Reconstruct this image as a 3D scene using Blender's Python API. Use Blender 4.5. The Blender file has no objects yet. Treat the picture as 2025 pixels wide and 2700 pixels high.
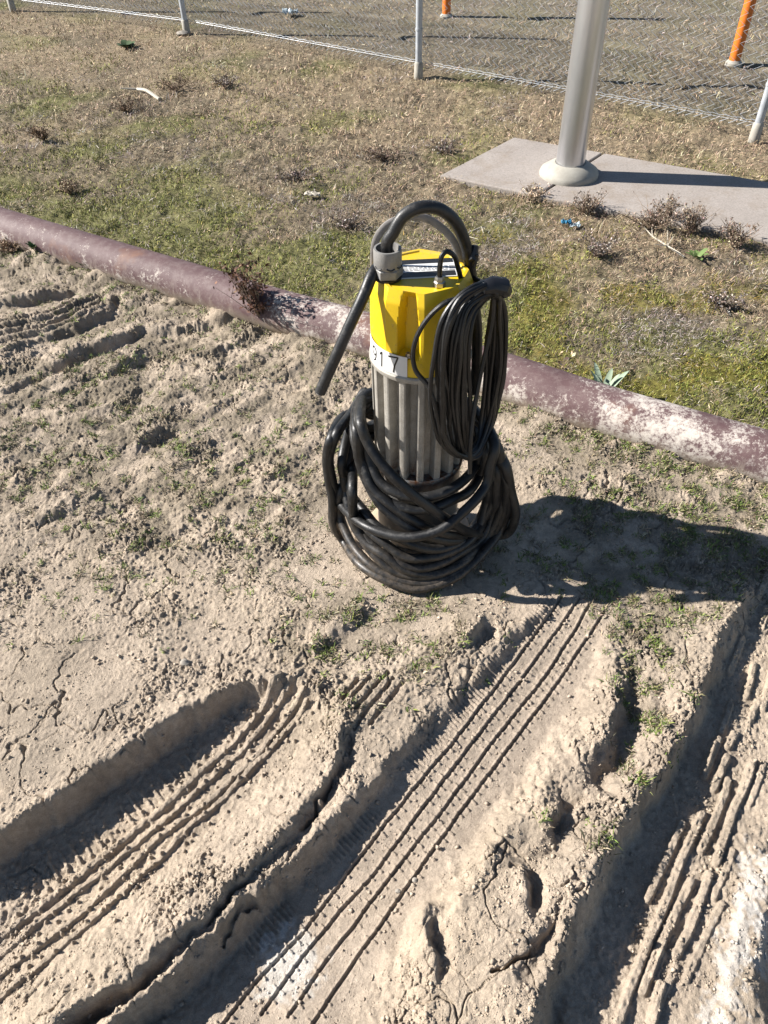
import bpy, math, random
import numpy as np
from mathutils import Vector, Matrix
random.seed(7); RNG = np.random.default_rng(11)
sc = bpy.context.scene
COL = sc.collection

# ------------------------------------------------------------------ camera
H = 1.55; TH = math.radians(44.7); ROLL = math.radians(-1.45); FPX = 2028.0
cam_d = bpy.data.cameras.new("camera"); cam = bpy.data.objects.new("camera", cam_d); COL.objects.link(cam)
cam_d.sensor_fit = 'VERTICAL'; cam_d.sensor_height = 24.0; cam_d.lens = 24.0 * FPX / 2700.0
cam_d.clip_start = 0.02; cam_d.clip_end = 2000
_f = Vector((0, math.cos(TH), -math.sin(TH))); _u = Vector((0, math.sin(TH), math.cos(TH))); _r = Vector((1, 0, 0))
cam.matrix_world = Matrix.Translation((0, 0, H)) @ Matrix(((_r.x, _u.x, -_f.x, 0), (_r.y, _u.y, -_f.y, 0), (_r.z, _u.z, -_f.z, 0), (0, 0, 0, 1))) @ Matrix.Rotation(ROLL, 4, 'Z')
sc.camera = cam

# ------------------------------------------------------------------ light
SUN_EL = math.radians(33.0)
SD = Vector((math.cos(math.radians(-9.5)), math.sin(math.radians(-9.5)), 0))   # where shadows fall
w = bpy.data.worlds.new("World"); sc.world = w; w.use_nodes = True
nt = w.node_tree; bgn = nt.nodes['Background']
sky = nt.nodes.new('ShaderNodeTexSky'); sky.sky_type = 'NISHITA'; sky.sun_disc = False
sky.sun_elevation = SUN_EL; sky.sun_rotation = math.atan2(-SD.x, -SD.y)
sky.air_density = 1.0; sky.dust_density = 0.4; sky.altitude = 1200
nt.links.new(sky.outputs[0], bgn.inputs[0]); bgn.inputs[1].default_value = 0.05
sl = bpy.data.lights.new("sun", 'SUN'); sl.energy = 4.9; sl.angle = math.radians(0.53); sl.color = (1.0, 0.95, 0.895)
so = bpy.data.objects.new("sun", sl); COL.objects.link(so)
ldir = Vector((SD.x * math.cos(SUN_EL), SD.y * math.cos(SUN_EL), -math.sin(SUN_EL)))
so.rotation_euler = ldir.to_track_quat('-Z', 'Y').to_euler()
sc.view_settings.view_transform = 'Standard'; sc.view_settings.look = 'None'
sc.view_settings.exposure = 1.42; sc.view_settings.gamma = 1.0
sc.render.engine = 'CYCLES'

# ------------------------------------------------------------------ survey helpers: photo measurements -> metres on the site
K = 2025 / 1659.0
def ray(dx, dy):
    x = dx * K - 1012.5; y = 1350.0 - dy * K
    c, s = math.cos(ROLL), math.sin(ROLL); x, y = c * x - s * y, s * x + c * y
    return np.array(_f) * FPX + np.array(_r) * x + np.array(_u) * y
def gp(dx, dy, z=0.0):
    v = ray(dx, dy); return v * ((z - H) / v[2]) + np.array([0, 0, H])
def at(dx, dy, Y):
    v = ray(dx, dy); return v * (Y / v[1]) + np.array([0, 0, H])
AX = np.array([0.09, 1.47])
def cyl(dx, dy, r, far=False):                       # point on an upright cylinder of radius r about the pump axis
    v = ray(dx, dy); a = v[0]**2 + v[1]**2; b = -2 * (v[0] * AX[0] + v[1] * AX[1]); c = AX @ AX - r * r
    D = b * b - 4 * a * c; t = (-b + (1 if far else -1) * math.sqrt(D)) / (2 * a) if D > 0 else -b / (2 * a)
    return v * t + np.array([0, 0, H])

# ------------------------------------------------------------------ noise
_P = np.random.default_rng(3).permutation(4096).astype(np.int64)
def _h(ix, iy, s): return _P[(_P[(ix + s * 131) & 4095] + iy) & 4095]
def pn(x, y, s, seed=0):
    x = x / s + 500.3; y = y / s + 500.7
    ix = np.floor(x).astype(np.int64); iy = np.floor(y).astype(np.int64); fx = x - ix; fy = y - iy
    ux = fx * fx * fx * (fx * (fx * 6 - 15) + 10); uy = fy * fy * fy * (fy * (fy * 6 - 15) + 10)
    def gr(i, j, a, b):
        an = _h(i, j, seed) * (2 * math.pi / 4096); return np.cos(an) * a + np.sin(an) * b
    n0 = gr(ix, iy, fx, fy); n1 = gr(ix + 1, iy, fx - 1, fy); n2 = gr(ix, iy + 1, fx, fy - 1); n3 = gr(ix + 1, iy + 1, fx - 1, fy - 1)
    return ((n0 * (1 - ux) + n1 * ux) * (1 - uy) + (n2 * (1 - ux) + n3 * ux) * uy) * 1.5
def wor(x, y, s, seed=0):
    x = x / s + 500.; y = y / s + 500.; ix = np.floor(x).astype(np.int64); iy = np.floor(y).astype(np.int64)
    F1 = np.full(x.shape, 9.); F2 = np.full(x.shape, 9.); idv = np.zeros(x.shape)
    for a in (-1, 0, 1):
        for b in (-1, 0, 1):
            h = _h(ix + a, iy + b, seed); px = ix + a + (h % 64) / 64.; py = iy + b + (h // 64) / 64.
            d = np.hypot(px - x, py - y); m = d < F1
            F2 = np.where(m, F1, np.minimum(F2, d)); idv = np.where(m, h / 4096., idv); F1 = np.where(m, d, F1)
    return F1, F2, idv
def sst(a, b, v):
    t = np.clip((v - a) / (b - a), 0, 1); return t * t * (3 - 2 * t)

# ------------------------------------------------------------------ relief of the near ground (break lines, metres)
BL = []
def bl(pts, z=None): BL.append(np.array([gp(p[0], p[1], (p[2] if len(p) > 2 else z)) for p in pts]))
def scarp(pts, hi, lo, off=None):           # a little step in the soil: high on the sunny side, low beyond it
    P = np.array([gp(*p) for p in pts]); d = np.array([.022, -.020, 0.])
    hi, lo = hi * .55, lo * .5
    for k, z in ((-2.2, hi * .3), (0, hi), (1, lo), (3.4, lo * .2)):
        Q = P + d * k; Q[:, 2] = z; BL.append(Q)
# rut A
bl([(-140,1800),(0,1700),(200,1590),(400,1490),(520,1435),(700,1420)], 0)
bl([(-160,1900),(0,1790),(100,1735),(200,1665),(350,1565),(430,1515),(500,1484),(560,1467),(640,1467),(690,1485)], .016)
bl([(-160,1990,-.07),(0,1872,-.072),(200,1733,-.078),(400,1602,-.075),(500,1541,-.06),(560,1515,-.04),(640,1500,-.022)])
bl([(-160,2170,-.08),(0,2050,-.078),(250,1860,-.078),(450,1700,-.07),(600,1570,-.05),(665,1528,-.032)])
bl([(-60,2200,-.06),(60,2110,-.06),(300,1920,-.06),(500,1750,-.055),(650,1620,-.04),(705,1568,-.028)])
bl([(725,1530),(742,1575),(735,1620),(705,1680),(655,1750),(540,1870),(430,1980),(310,2080),(150,2190),(40,2260)], .02)
bl([(757,1600,-.014),(752,1650,-.02),(704,1735,-.018),(664,1800,-.022),(570,1885,-.008),(490,1955,-.012),(360,2085,-.035),(265,2160,-.05),(170,2230,-.045)])
# rut B, left lip then wall foot then floor
bl([(1180,1310),(1110,1365),(1040,1440),(990,1490),(930,1540),(885,1590),(840,1645),(795,1695),(745,1742),(690,1790),(640,1845),(570,1905),(500,1965),(410,2050),(340,2120),(230,2215),(160,2270)], .009)
bl([(765,1600,0),(775,1650,.004),(750,1710,.008),(715,1750,.008)])
bl([(1190,1330,-.012),(1105,1405,-.014),(1023,1495,-.017),(932,1590,-.021),(868,1662,-.027),(795,1745,-.040),(705,1845,-.062),(600,1950,-.085),(500,2050,-.088),(400,2150,-.088),(300,2250,-.088)])
bl([(1240,1335,-.012),(1150,1470,-.024),(1010,1640,-.028),(890,1780,-.038),(720,1980,-.075),(560,2200,-.08)])
bl([(1300,1345,-.012),(1275,1440,-.022),(1205,1560,-.026),(1090,1715,-.032),(970,1880,-.038),(860,2020,-.05),(730,2212,-.06)])
bl([(1235,1305),(1310,1310)], .0)
bl([(1325,1385,.008),(1330,1450,.02),(1328,1510,.03),(1315,1560,.04),(1290,1620,.04),(1235,1600,.015),(1200,1650,.012)])
bl([(1358,1440,-.012),(1362,1510,-.02),(1348,1580,-.025),(1330,1640,-.03),(1303,1710,-.025)])
bl([(1200,1650,.012),(1140,1740,.015),(1070,1830,.02),(1020,1905,.018),(990,1960,.018)])
bl([(1000,2010,.01),(950,2090,.005),(910,2212,.0)])
bl([(1175,1772,.03),(1215,1752,.035),(1262,1732,.03)]); bl([(1190,1800,-.03),(1220,1778,-.04),(1252,1752,-.03)]); bl([(1205,1830,-.008),(1255,1785,0)])
bl([(1070,1830,-.002),(1100,1860,-.012),(1150,1860,-.012),(1190,1835,-.012)]); bl([(1045,1870,.016),(1050,1930,.015),(1100,1930,.015),(1130,1880,.03),(1140,1930,.03),(1137,1975,.025)])
bl([(1156,1915,-.04),(1155,1975,-.035)]); bl([(1172,1900,.015),(1178,1990,.02)])
bl([(915,1945,.012),(925,2010,.02),(935,2090,.018)]); bl([(945,2000,-.02),(950,2060,-.03),(960,2115,-.03)]); bl([(985,2020,.012),(1000,2110,.01)])
bl([(1400,1470,.0),(1425,1560,.012),(1400,1650,.02),(1320,1745,.028),(1260,1850,.02),(1210,1960,.028),(1140,2070,.025),(1060,2190,.02)])
bl([(1195,1990,-.0),(1170,2040,-.01),(1120,2110,.0)])
# rut C
bl([(1625,1270),(1592,1310),(1560,1360),(1532,1440),(1490,1530),(1462,1610),(1395,1710),(1330,1800),(1275,1900),(1232,2000),(1180,2110),(1120,2230)], .026)
bl([(1640,1310,-.02),(1595,1400,-.032),(1545,1510,-.038),(1485,1630,-.042),(1410,1740,-.05),(1345,1850,-.052),(1300,1950,-.055),(1250,2070,-.055),(1190,2212,-.055)])
bl([(1720,1330,-.03),(1659,1560,-.042),(1590,1720,-.048),(1540,1860,-.052),(1480,1990,-.054),(1400,2140,-.054),(1360,2230,-.054)])
bl([(1800,1500,-.03),(1700,1700,-.035),(1620,1860,-.038),(1590,1960,-.044),(1555,2080,-.048),(1530,2212,-.048)])
bl([(1632,1880,-.024),(1600,1985,-.026),(1578,2080,-.03),(1560,2212,-.03)]); bl([(1665,1850,-.02),(1650,1980,-.025),(1645,2080,-.03),(1640,2212,-.03)])
bl([(1700,1900,-.09),(1675,2040,-.09),(1668,2212,-.09)])
# small scarps and old tracks at the left and centre
scarp([(-60,672),(0,656),(80,640),(165,622)], .03, -.045); 
bl([(-60,725),(0,712),(120,672),(235,632)], .012); bl([(-60,700),(0,690),(120,655),(220,620)], -.004)
scarp([(248,640),(238,668),(155,712),(80,738)], .028, -.035)
scarp([(112,792),(180,760),(250,735),(300,716)], .032, -.045)
scarp([(232,806),(300,772)], .018, -.026, (8,11)); scarp([(335,718),(400,708),(485,697)], .024, -.036, (5,12))
scarp([(300,955),(350,925)], .02, -.045, (6,14)); scarp([(458,765),(478,758)], .018, -.02, (8,9)); scarp([(472,872),(496,862)], .014, -.022, (8,11))
scarp([(545,925),(560,915)], .01, -.02, (6,9)); scarp([(10,840),(80,812)], .018, -.026); scarp([(410,920),(500,860)], .008, -.01)
scarp([(345,1020),(450,950),(560,900)], .006, -.01); scarp([(680,1400),(700,1385),(728,1352),(760,1335),(790,1300)], .016, -.024, (8,10)); scarp([(100,1110),(125,1105)], .014, -.02, (5,9))
scarp([(640,1090),(700,1040)], .006, -.008)
bl([(985,1350,.02),(1000,1385,.03),(1035,1330,.03),(1020,1370,.035)]); bl([(1018,1400,-.01),(1045,1360,-.008)])
scarp([(1340,1435),(1352,1475)], .012, -.03, (14,4)); scarp([(1330,1270),(1350,1350)], .006, -.01, (10,3)); scarp([(1235,1240),(1260,1215)], .016, -.008, (10,6))
bl([(1130,1060,.02),(1180,1050,.02)]); bl([(1250,1090,.012),(1310,1060,.02),(1370,1080,.014)])
bl([(-200,560),(250,640),(600,745),(760,800),(1100,900),(1500,1050),(1800,1130)], .0)
bl([(640,1200),(700,1150),(800,1290),(900,1300),(1100,1310),(1200,1270)], 0); bl([(-200,1300),(100,1300),(300,1250),(500,1150)], 0); bl([(800,1100),(950,1000),(1150,1130),(1080,1240),(880,1200)], 0)
bl([(1450,1250),(1500,1150),(1700,1100)], 0); bl([(1400,1330),(1480,1380)], .005)
GX0, GY0, GS = -2.3, -0.4, 0.006; GW, GH = 700, 650
def solve():
    def level(f):
        s = GS * f; W = GW // f; Hh = GH // f; m = np.zeros((Hh, W)); v = np.zeros((Hh, W))
        for P in BL:
            for a, b in zip(P[:-1], P[1:]):
                n = max(2, int(np.linalg.norm(b[:2] - a[:2]) / (s * .5))); t = np.linspace(0, 1, n)[:, None]; Q = a + (b - a) * t
                i = ((Q[:, 1] - GY0) / s).astype(int); j = ((Q[:, 0] - GX0) / s).astype(int)
                k = (i >= 0) & (i < Hh) & (j >= 0) & (j < W); np.add.at(m, (i[k], j[k]), 1); np.add.at(v, (i[k], j[k]), Q[k, 2])
        c = m > 0; v[c] /= m[c]; return c, v
    z = None
    for f in (25, 10, 5, 2, 1):
        c, v = level(f); z = np.zeros(c.shape) if z is None else z[np.ix_((np.arange(c.shape[0]) * z.shape[0] // c.shape[0]), (np.arange(c.shape[1]) * z.shape[1] // c.shape[1]))]
        z[c] = v[c]
        for _ in range({25: 600, 10: 400, 5: 300, 2: 160, 1: 60}[f]):
            p = np.pad(z, 1, 'edge'); z = (p[:-2, 1:-1] + p[2:, 1:-1] + p[1:-1, :-2] + p[1:-1, 2:]) * .25; z[c] = v[c]
    for _ in range(3):
        p = np.pad(z, 1, 'edge'); z = (p[:-2, 1:-1] + p[2:, 1:-1] + p[1:-1, :-2] + p[1:-1, 2:]) * .15 + z * .4
    return z
ZM = solve()
def zm(x, y):
    i = (y - GY0) / GS - .5; j = (x - GX0) / GS - .5
    ok = sst(0, 30, np.minimum(np.minimum(GH - i, j), GW - j)); i = np.clip(i, 0, GH - 1.001); j = np.clip(j, 0, GW - 1.001)
    a = i.astype(int); b = j.astype(int); fi = i - a; fj = j - b
    return ok * ((ZM[a, b] * (1 - fj) + ZM[a, b + 1] * fj) * (1 - fi) + (ZM[a + 1, b] * (1 - fj) + ZM[a + 1, b + 1] * fj) * fi)
def segd(x, y, P):                          # distance and arc length to a polyline
    D = np.full(x.shape, 9.); S = np.zeros(x.shape); Sg = np.zeros(x.shape); acc = 0.
    for a, b in zip(P[:-1], P[1:]):
        d = b - a; L = math.hypot(*d) + 1e-9; t = ((x - a[0]) * d[0] + (y - a[1]) * d[1]) / L; tc = np.clip(t, 0, L)
        qx = x - a[0] - d[0] / L * tc; qy = y - a[1] - d[1] / L * tc; r = np.hypot(qx, qy); m = r < D
        D = np.where(m, r, D); S = np.where(m, acc + tc, S); Sg = np.where(m, qx * d[1] / L - qy * d[0] / L, Sg); acc += L
    return D, S, Sg
def line(pts, z): return np.array([gp(p[0], p[1], z)[:2] for p in pts])
def z1(pts): return [(p[0] * .5432, 1310.9 + p[1] * .5432) for p in pts]
def z2(pts): return [(757.8 + p[0] * .5432, 1228.9 + p[1] * .5432) for p in pts]
def z5(pts): return [(1392.8 + p[0] * .2962, 1556.6 + p[1] * .2962) for p in pts]
TREAD = []        # polyline, height, half width, raggedness, ticks
for L_ in ([(1130,350),(1000,490),(920,570),(820,650),(670,790),(390,1010),(200,1160),(-60,1350)], [(1200,340),(1060,490),(960,600),(840,690),(690,830),(600,900),(500,980),(330,1110),(200,1210),(-60,1420)],
           [(1215,400),(1100,530),(1000,640),(820,800),(620,940),(500,1060),(320,1230),(100,1400),(-60,1500)], [(1225,440),(1090,580),(960,710),(900,775),(760,890),(640,1020),(520,1120),(370,1260),(100,1490),(-60,1610)]):
    TREAD.append((line(z1(L_), -.07), .0115, .0055, .40, 0))
for L_ in ([(1209,1313),(1084,1479),(975,1620),(807,1816),(727,1914),(646,2012),(549,2109),(478,2202),(430,2260)], [(1247,1316),(1138,1462),(1062,1560),(904,1767),(799,1898),(733,1963),(650,2060),(560,2180)],
           [(1271,1327),(1176,1473),(1078,1593),(942,1777),(883,1848),(820,1925),(706,2066),(620,2190)], [(1298,1346),(1192,1500),(1105,1615),(991,1767),(904,1886),(864,1941),(804,2022),(712,2153),(660,2230)]):
    TREAD.append((line(L_, -.045), -.0085, .0024, .25, 1)); TREAD.append((line([(a_ - 5, b_ - 1) for a_, b_ in L_], -.045), .0028, .0022, .3, 0))
for L_ in ([(530,150),(430,410)], [(270,750),(180,960),(20,1300)], [(650,110),(600,200)], [(595,270),(500,500)], [(420,680),(330,880),(250,1050),(170,1290),(80,1500),(10,1640)], [(600,440),(580,560),(480,800),(410,940)],
           [(340,1170),(260,1330)], [(240,1370),(160,1540),(60,1760),(-20,1980)], [(780,300),(740,450),(660,620),(520,1030)], [(470,1120),(400,1320)], [(385,1370),(300,1580),(220,1710)], [(20,1640),(-120,1980),(-200,2212)], [(110,1930),(40,2212)]):
    TREAD.append((line(z5(L_), -.052), .0125, .0065, .12, 0))
for L_ in ([(860,320),(830,430),(760,600)], [(640,950),(560,1150),(500,1290)], [(560,1340),(480,1500),(400,1680),(300,1900)], [(130,1700),(60,1880)], [(220,1800),(130,1990),(60,2180)]):
    TREAD.append((line(z5(L_), -.052), .007, .0055, .35, 0))
for L_ in ([(1600,390),(1570,510)], [(1510,540),(1470,650)], [(1620,530),(1590,600)], [(1640,180),(1620,260)], [(1659,20),(1600,150)], [(1550,300),(1500,420)], [(1440,700),(1400,800)], [(1700,60),(1640,260)], [(1700,300),(1640,560)]):
    TREAD.append((line(z2(L_), -.045), .010, .006, .25, 0))
for L_ in ([(-40,725),(100,690),(205,640)], [(-40,737),(100,703),(215,652)], [(-40,748),(100,716),(222,662)], [(-40,712),(90,678),(190,632)], [(0,765),(70,740)]):
    TREAD.append((line(L_, .01), .016, .007, .3, 0))
for L_ in ([(745,1530),(800,1465)], [(770,1540),(815,1480),(840,1455)], [(740,1515),(775,1470)], [(765,1580),(850,1470)], [(800,1570),(870,1480)]):
    TREAD.append((line(L_, .0), -.010, .004, .3, 0))
LUGB = line([(1200,1318),(1120,1400),(1030,1505),(930,1612),(850,1705),(760,1800),(640,1925),(540,2025),(420,2140),(340,2230)], -.05)
LUGA = line([(560,1535),(420,1650),(260,1775),(100,1890),(-60,2000)], -.07)
FLB = line([(1262,1330),(1150,1490),(1020,1650),(900,1800),(760,1970),(600,2180),(500,2300)], -.045)
CRACKS = [line(p, -.02) for p in ([(756,1600),(740,1665),(700,1735),(662,1800),(600,1855),(560,1890),(520,1925),(480,1962),(440,2010),(390,2055),(350,2090),(290,2150),(230,2180),(150,2225)],
          [(640,1850),(590,1900),(570,1935),(530,1960),(505,1990),(470,2030)], [(0,1930-60),(40,1850),(75,1865)], [(1200,1960),(1195,2010),(1160,2060),(1120,2085),(1060,2120)])]
PIPE_D = [(-260,405),(0,487),(250,563),(400,608),(600,670),(760,714),(1100,818),(1300,885),(1500,944),(1659,990),(1900,1062)]
PIPE = np.array([gp(a, b, .055) for a, b in PIPE_D]); PIPE[:, 2] = .050
def pipe_y(x): return np.interp(x, PIPE[:, 0], PIPE[:, 1]) - 0.0 + np.where(x > PIPE[-1, 0], (x - PIPE[-1, 0]) * -.55, 0) + np.where(x < PIPE[0, 0], (PIPE[0, 0] - x) * .45, 0)
FEN = np.array([(-4.9,9.0),(-3.151,7.972),(-1.452,6.965),(.301,5.642),(2.059,4.355),(3.8,3.05),(5.5,1.8)])
def fen_y(x): return np.interp(x, FEN[:, 0], FEN[:, 1])
blob = []
def gb(dx, dy, r, a): p = gp(dx, dy); blob.append((p[0], p[1], r, a))
for q in ((60,560,.22,.8),(180,640,.2,.5),(330,620,.18,.6),(450,680,.16,.6),(300,780,.2,.7),(200,830,.2,.7),(120,860,.16,.6),(260,880,.16,.5),(520,800,.12,.35),(370,960,.16,.6),(250,1180,.10,1.),(310,1140,.07,1.1),(520,1060,.16,.45),(620,1040,.14,.5),
          (650,950,.12,.5),(140,1000,.16,.35),(60,1000,.14,.45),(560,1180,.12,.4),(640,1390,.05,.6),(700,1370,.07,1.3),(760,1310,.05,1.2),(900,1380,.09,.8),(850,1450,.06,.7),(960,1320,.06,.7),(1110,880,.08,.9),(1180,920,.14,.6),
          (1300,960,.16,.8),(1400,1010,.16,.9),(1500,1040,.16,1.),(1600,1080,.16,1.),(1380,1090,.12,.7),(1500,1150,.16,.8),(1250,1100,.12,.6),(1620,1180,.14,.9),(1330,1200,.12,.8),(1420,1260,.1,1.),(1300,1280,.06,1.1),(1370,1330,.07,1.1),(1470,1300,.08,.9),(1400,1410,.06,1.),(1440,1480,.05,.9),(1420,1560,.05,.9),(1400,1640,.05,.8),(1380,1700,.04,.8),(1350,1500,.04,.6),(1200,1790,.02,.7),(1150,1180,.1,.35),(900,1310,.08,.5),(1290,1820,.03,.4),(760,1530,.03,.5),
          (30,560,.15,1.),(170,590,.04,1.6)): gb(*q)
CALM = [(*gp(dx, dy)[:2], r, k) for dx, dy, r, k in ((130,1500,.20,1.),(30,1620,.14,.8),(300,1380,.10,.5),(250,1000,.10,.8),(120,960,.12,.7),(600,860,.10,.8),(900,1320,.08,.7),(1250,1180,.14,.9),(1130,1830,.06,.9),(1180,1010,.08,.5),(1050,1960,.09,.9),(1180,1900,.08,.7),(1000,2100,.10,.8),(1300,1620,.06,.6),(1120,2150,.10,.7),(960,1540,.05,.5),(680,1650,.06,.5))]
def fld(x, y, B):
    v = np.zeros(x.shape)
    for X0, Y0, r, k in B: v += k * np.exp(-((x - X0)**2 + (y - Y0)**2) / (r * r))
    return v
def rutmask(x, y, z0): return sst(-.02, -.05, z0)
def hfun(x, y):
    x = np.asarray(x, float); y = np.asarray(y, float); sh = x.shape; x = x.ravel(); y = y.ravel()
    z0 = zm(x + pn(x, y, .07, 63) * .012 + pn(x, y, .022, 64) * .006, y + pn(x, y, .07, 65) * .012 + pn(x, y, .022, 66) * .006); py = pipe_y(x); bey = sst(.0, .25, y - py)
    z = z0 * (1 - bey)
    near = np.hypot(x, y) < 6
    z += sst(-.24, -.09, y - py) * (1 - bey) * np.clip(.020 + .030 * pn(x, y, .16, 67) + .010 * pn(x, y, .05, 68), 0, .06)
    z += pn(x, y, .9, 1) * .012 * (1 - .6 * bey) + pn(x, y, 4., 2) * .03 * sst(4, 9, y)
    i = np.where(near & (y > -.5))[0]
    if len(i):
        X = x[i]; Y = y[i]; b = bey[i]; Z0 = z0[i]
        rut = rutmask(X, Y, Z0); D, S, Sg = segd(X, Y, FLB); smooth = sst(.13, .08, D) * (1 - b)      # clean floor of the middle rut
        wx = X + pn(X, Y, .06, 20) * .02; wy = Y + pn(X, Y, .06, 21) * .02
        rough = (1 - .85 * smooth) * (.55 + .9 * sst(-.1, .4, pn(X, Y, .22, 22)))
        rough = rough * (1 - .35 * rut) + .8 * sst(.006, .03, Z0); calm = np.clip(fld(X, Y, CALM), 0, 1); rough = rough * (1 - .72 * calm)
        pump = sst(.42, .3, np.hypot(X - AX[0], Y - AX[1])); flat = (1 - b) * (1 - .7 * pump)
        d = pn(wx, wy, .16, 3) * .0075 * (1 - smooth) * (1 - .6 * rut) + pn(wx, wy, .07, 4) * .0028 * rough + pn(wx, wy, .034, 5) * .0018 * rough + pn(X, Y, .017, 6) * .0020 * rough + pn(X, Y, .009, 7) * .0022 * (rough + .1) + rut * (1 - smooth) * (pn(X, Y, .02, 61) * .0025 + pn(X, Y, .010, 62) * .0018)
        # trampled, streaky ground between the old ruts at the upper left
        a = .62; su = X * math.cos(a) + Y * math.sin(a); sv = -X * math.sin(a) + Y * math.cos(a)
        ul = sst(1.25, 1.6, Y) * sst(.3, -.1, X)
        d += (1 - b) * ul * (1 - .6 * calm) * (pn(su * .35, sv, .045, 8) * .008 + pn(su * .4, sv, .11, 18) * .013 + pn(X, Y, .028, 36) * .004)
        vx = X + pn(X, Y, .03, 34) * .005; vy = Y + pn(X, Y, .03, 35) * .005; F1, F2, idv = wor(vx, vy, .017, 9)
        cl = sst(.15, .55, pn(X, Y, .15, 10) + sst(.004, .022, Z0) * .6) * (1 - smooth) * (1 - .8 * calm) * (1 - .75 * rut)
        d += cl * (sst(.03, .22, F2 - F1) * (.15 + idv) * .0075 - .003)
        F1, F2, idv = wor(vx, vy, .009, 12); e = sst(.05, .3, F2 - F1); d += cl * e * idv * .0042 + (1 - smooth) * (1 - rut * .6) * (1 - .5 * calm) * sst(.55, .9, idv) * e * .0030
        # drying cracks
        cx = X + pn(X, Y, .09, 13) * .05 + pn(X, Y, .025, 14) * .012; cy = Y + pn(X, Y, .09, 15) * .05 + pn(X, Y, .025, 16) * .012
        F1, F2, idv = wor(cx, cy, .19, 17); e = (F2 - F1) * .19
        cm = sst(-.15, .25, pn(X, Y, .3, 19) + .35 * sst(1.5, 1.1, Y)) * (1 - smooth * .9) * sst(-.02, 0, Z0)
        d -= cm * sst(.0045, .001, e) * .008
        F1, F2, idv = wor(cx, cy, .075, 27); e = (F2 - F1) * .075
        d -= cm * sst(.1, .5, pn(X, Y, .2, 28)) * sst(.003, .0008, e) * .004
        for C_ in CRACKS:
            bb = (X > C_[:, 0].min() - .05) & (X < C_[:, 0].max() + .05) & (Y > C_[:, 1].min() - .05) & (Y < C_[:, 1].max() + .05)
            k = np.where(bb)[0]; dd, ss, _ = segd(X[k] + pn(X[k], Y[k], .03, 31) * .012, Y[k] + pn(X[k], Y[k], .03, 32) * .012, C_)
            d[k] -= sst(.007, .0015, dd) * .022 * (.3 + sst(-.2, .3, pn(ss, ss * 0, .12, 33)))
        # tyre tread
        for P, hh, hw, rg, tick in TREAD:
            bb = (X > P[:, 0].min() - .04) & (X < P[:, 0].max() + .04) & (Y > P[:, 1].min() - .04) & (Y < P[:, 1].max() + .04)
            k = np.where(bb)[0]
            if not len(k): continue
            xx = X[k]; yy = Y[k]; dd, ss, sg = segd(xx + pn(xx, yy, .05, 41) * .006 * rg, yy + pn(xx, yy, .05, 42) * .006 * rg, P)
            am = 1 - rg * (.5 + .9 * pn(xx, yy, .045, 43)); am = np.clip(am, 0, 1.2)
            d[k] += hh * am * sst(hw * 1.6, hw * .75, dd)
            if tick:
                tt = np.abs(((ss + pn(xx, yy, .02, 44) * .002) % .021) - .0105); ln = .013 * (.6 + .8 * ((_h((ss / .021).astype(np.int64), 7, 5) % 100) / 100.))
                d[k] += .0045 * sst(.0028, .0010, tt) * sst(ln, ln * .7, dd) * (sst(-.8, -.2, pn(xx, yy, .12, 45)))
        dd, ss, sg = segd(X, Y, LUGB); m = sst(.026, .02, dd); tt = np.abs((ss % .0105) - .00525) / .00525
        d += m * .0034 * (sst(.35, .65, tt) - .5) * (1 - b) * sst(-.25, .15, pn(ss, sg, .16, 49))
        dd, ss, sg = segd(X, Y, LUGA); m = sst(.034, .026, dd) * sst(-.3, .2, pn(X, Y, .1, 47)); tt = np.abs((ss % .024) - .012) / .012
        d += m * .005 * (sst(.6, .85, tt) - .3)
        # small peaks of pulled-up mud in the left rut
        F1, F2, idv = wor(X, Y, .020, 48); AF = segd(X, Y, line(z1([(1180,400),(960,620),(690,850),(380,1130),(0,1400)]), -.07))[0]
        d += sst(.10, .07, AF) * (idv > .62) * sst(.28, .05, F1) * .009
        # beyond the pipe: matted turf humps
        tf = pn(wx, wy, .14, 51) * .014 + pn(wx, wy, .055, 52) * .007 + pn(X, Y, .022, 53) * .004
        z[i] += d * flat + tf * b
    k = (y > 5) & (y < 12)                                                         # wheel marks in the field past the fence
    for o_, a_ in ((.42, .03), (.95, .035), (1.7, .03), (2.2, .03)):
        dd = np.abs(y - fen_y(x) - o_ - .05 * pn(x, y, .8, 61)); z -= a_ * sst(.06, .01, dd) * (y > 3.5)
    return z.reshape(sh)

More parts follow.
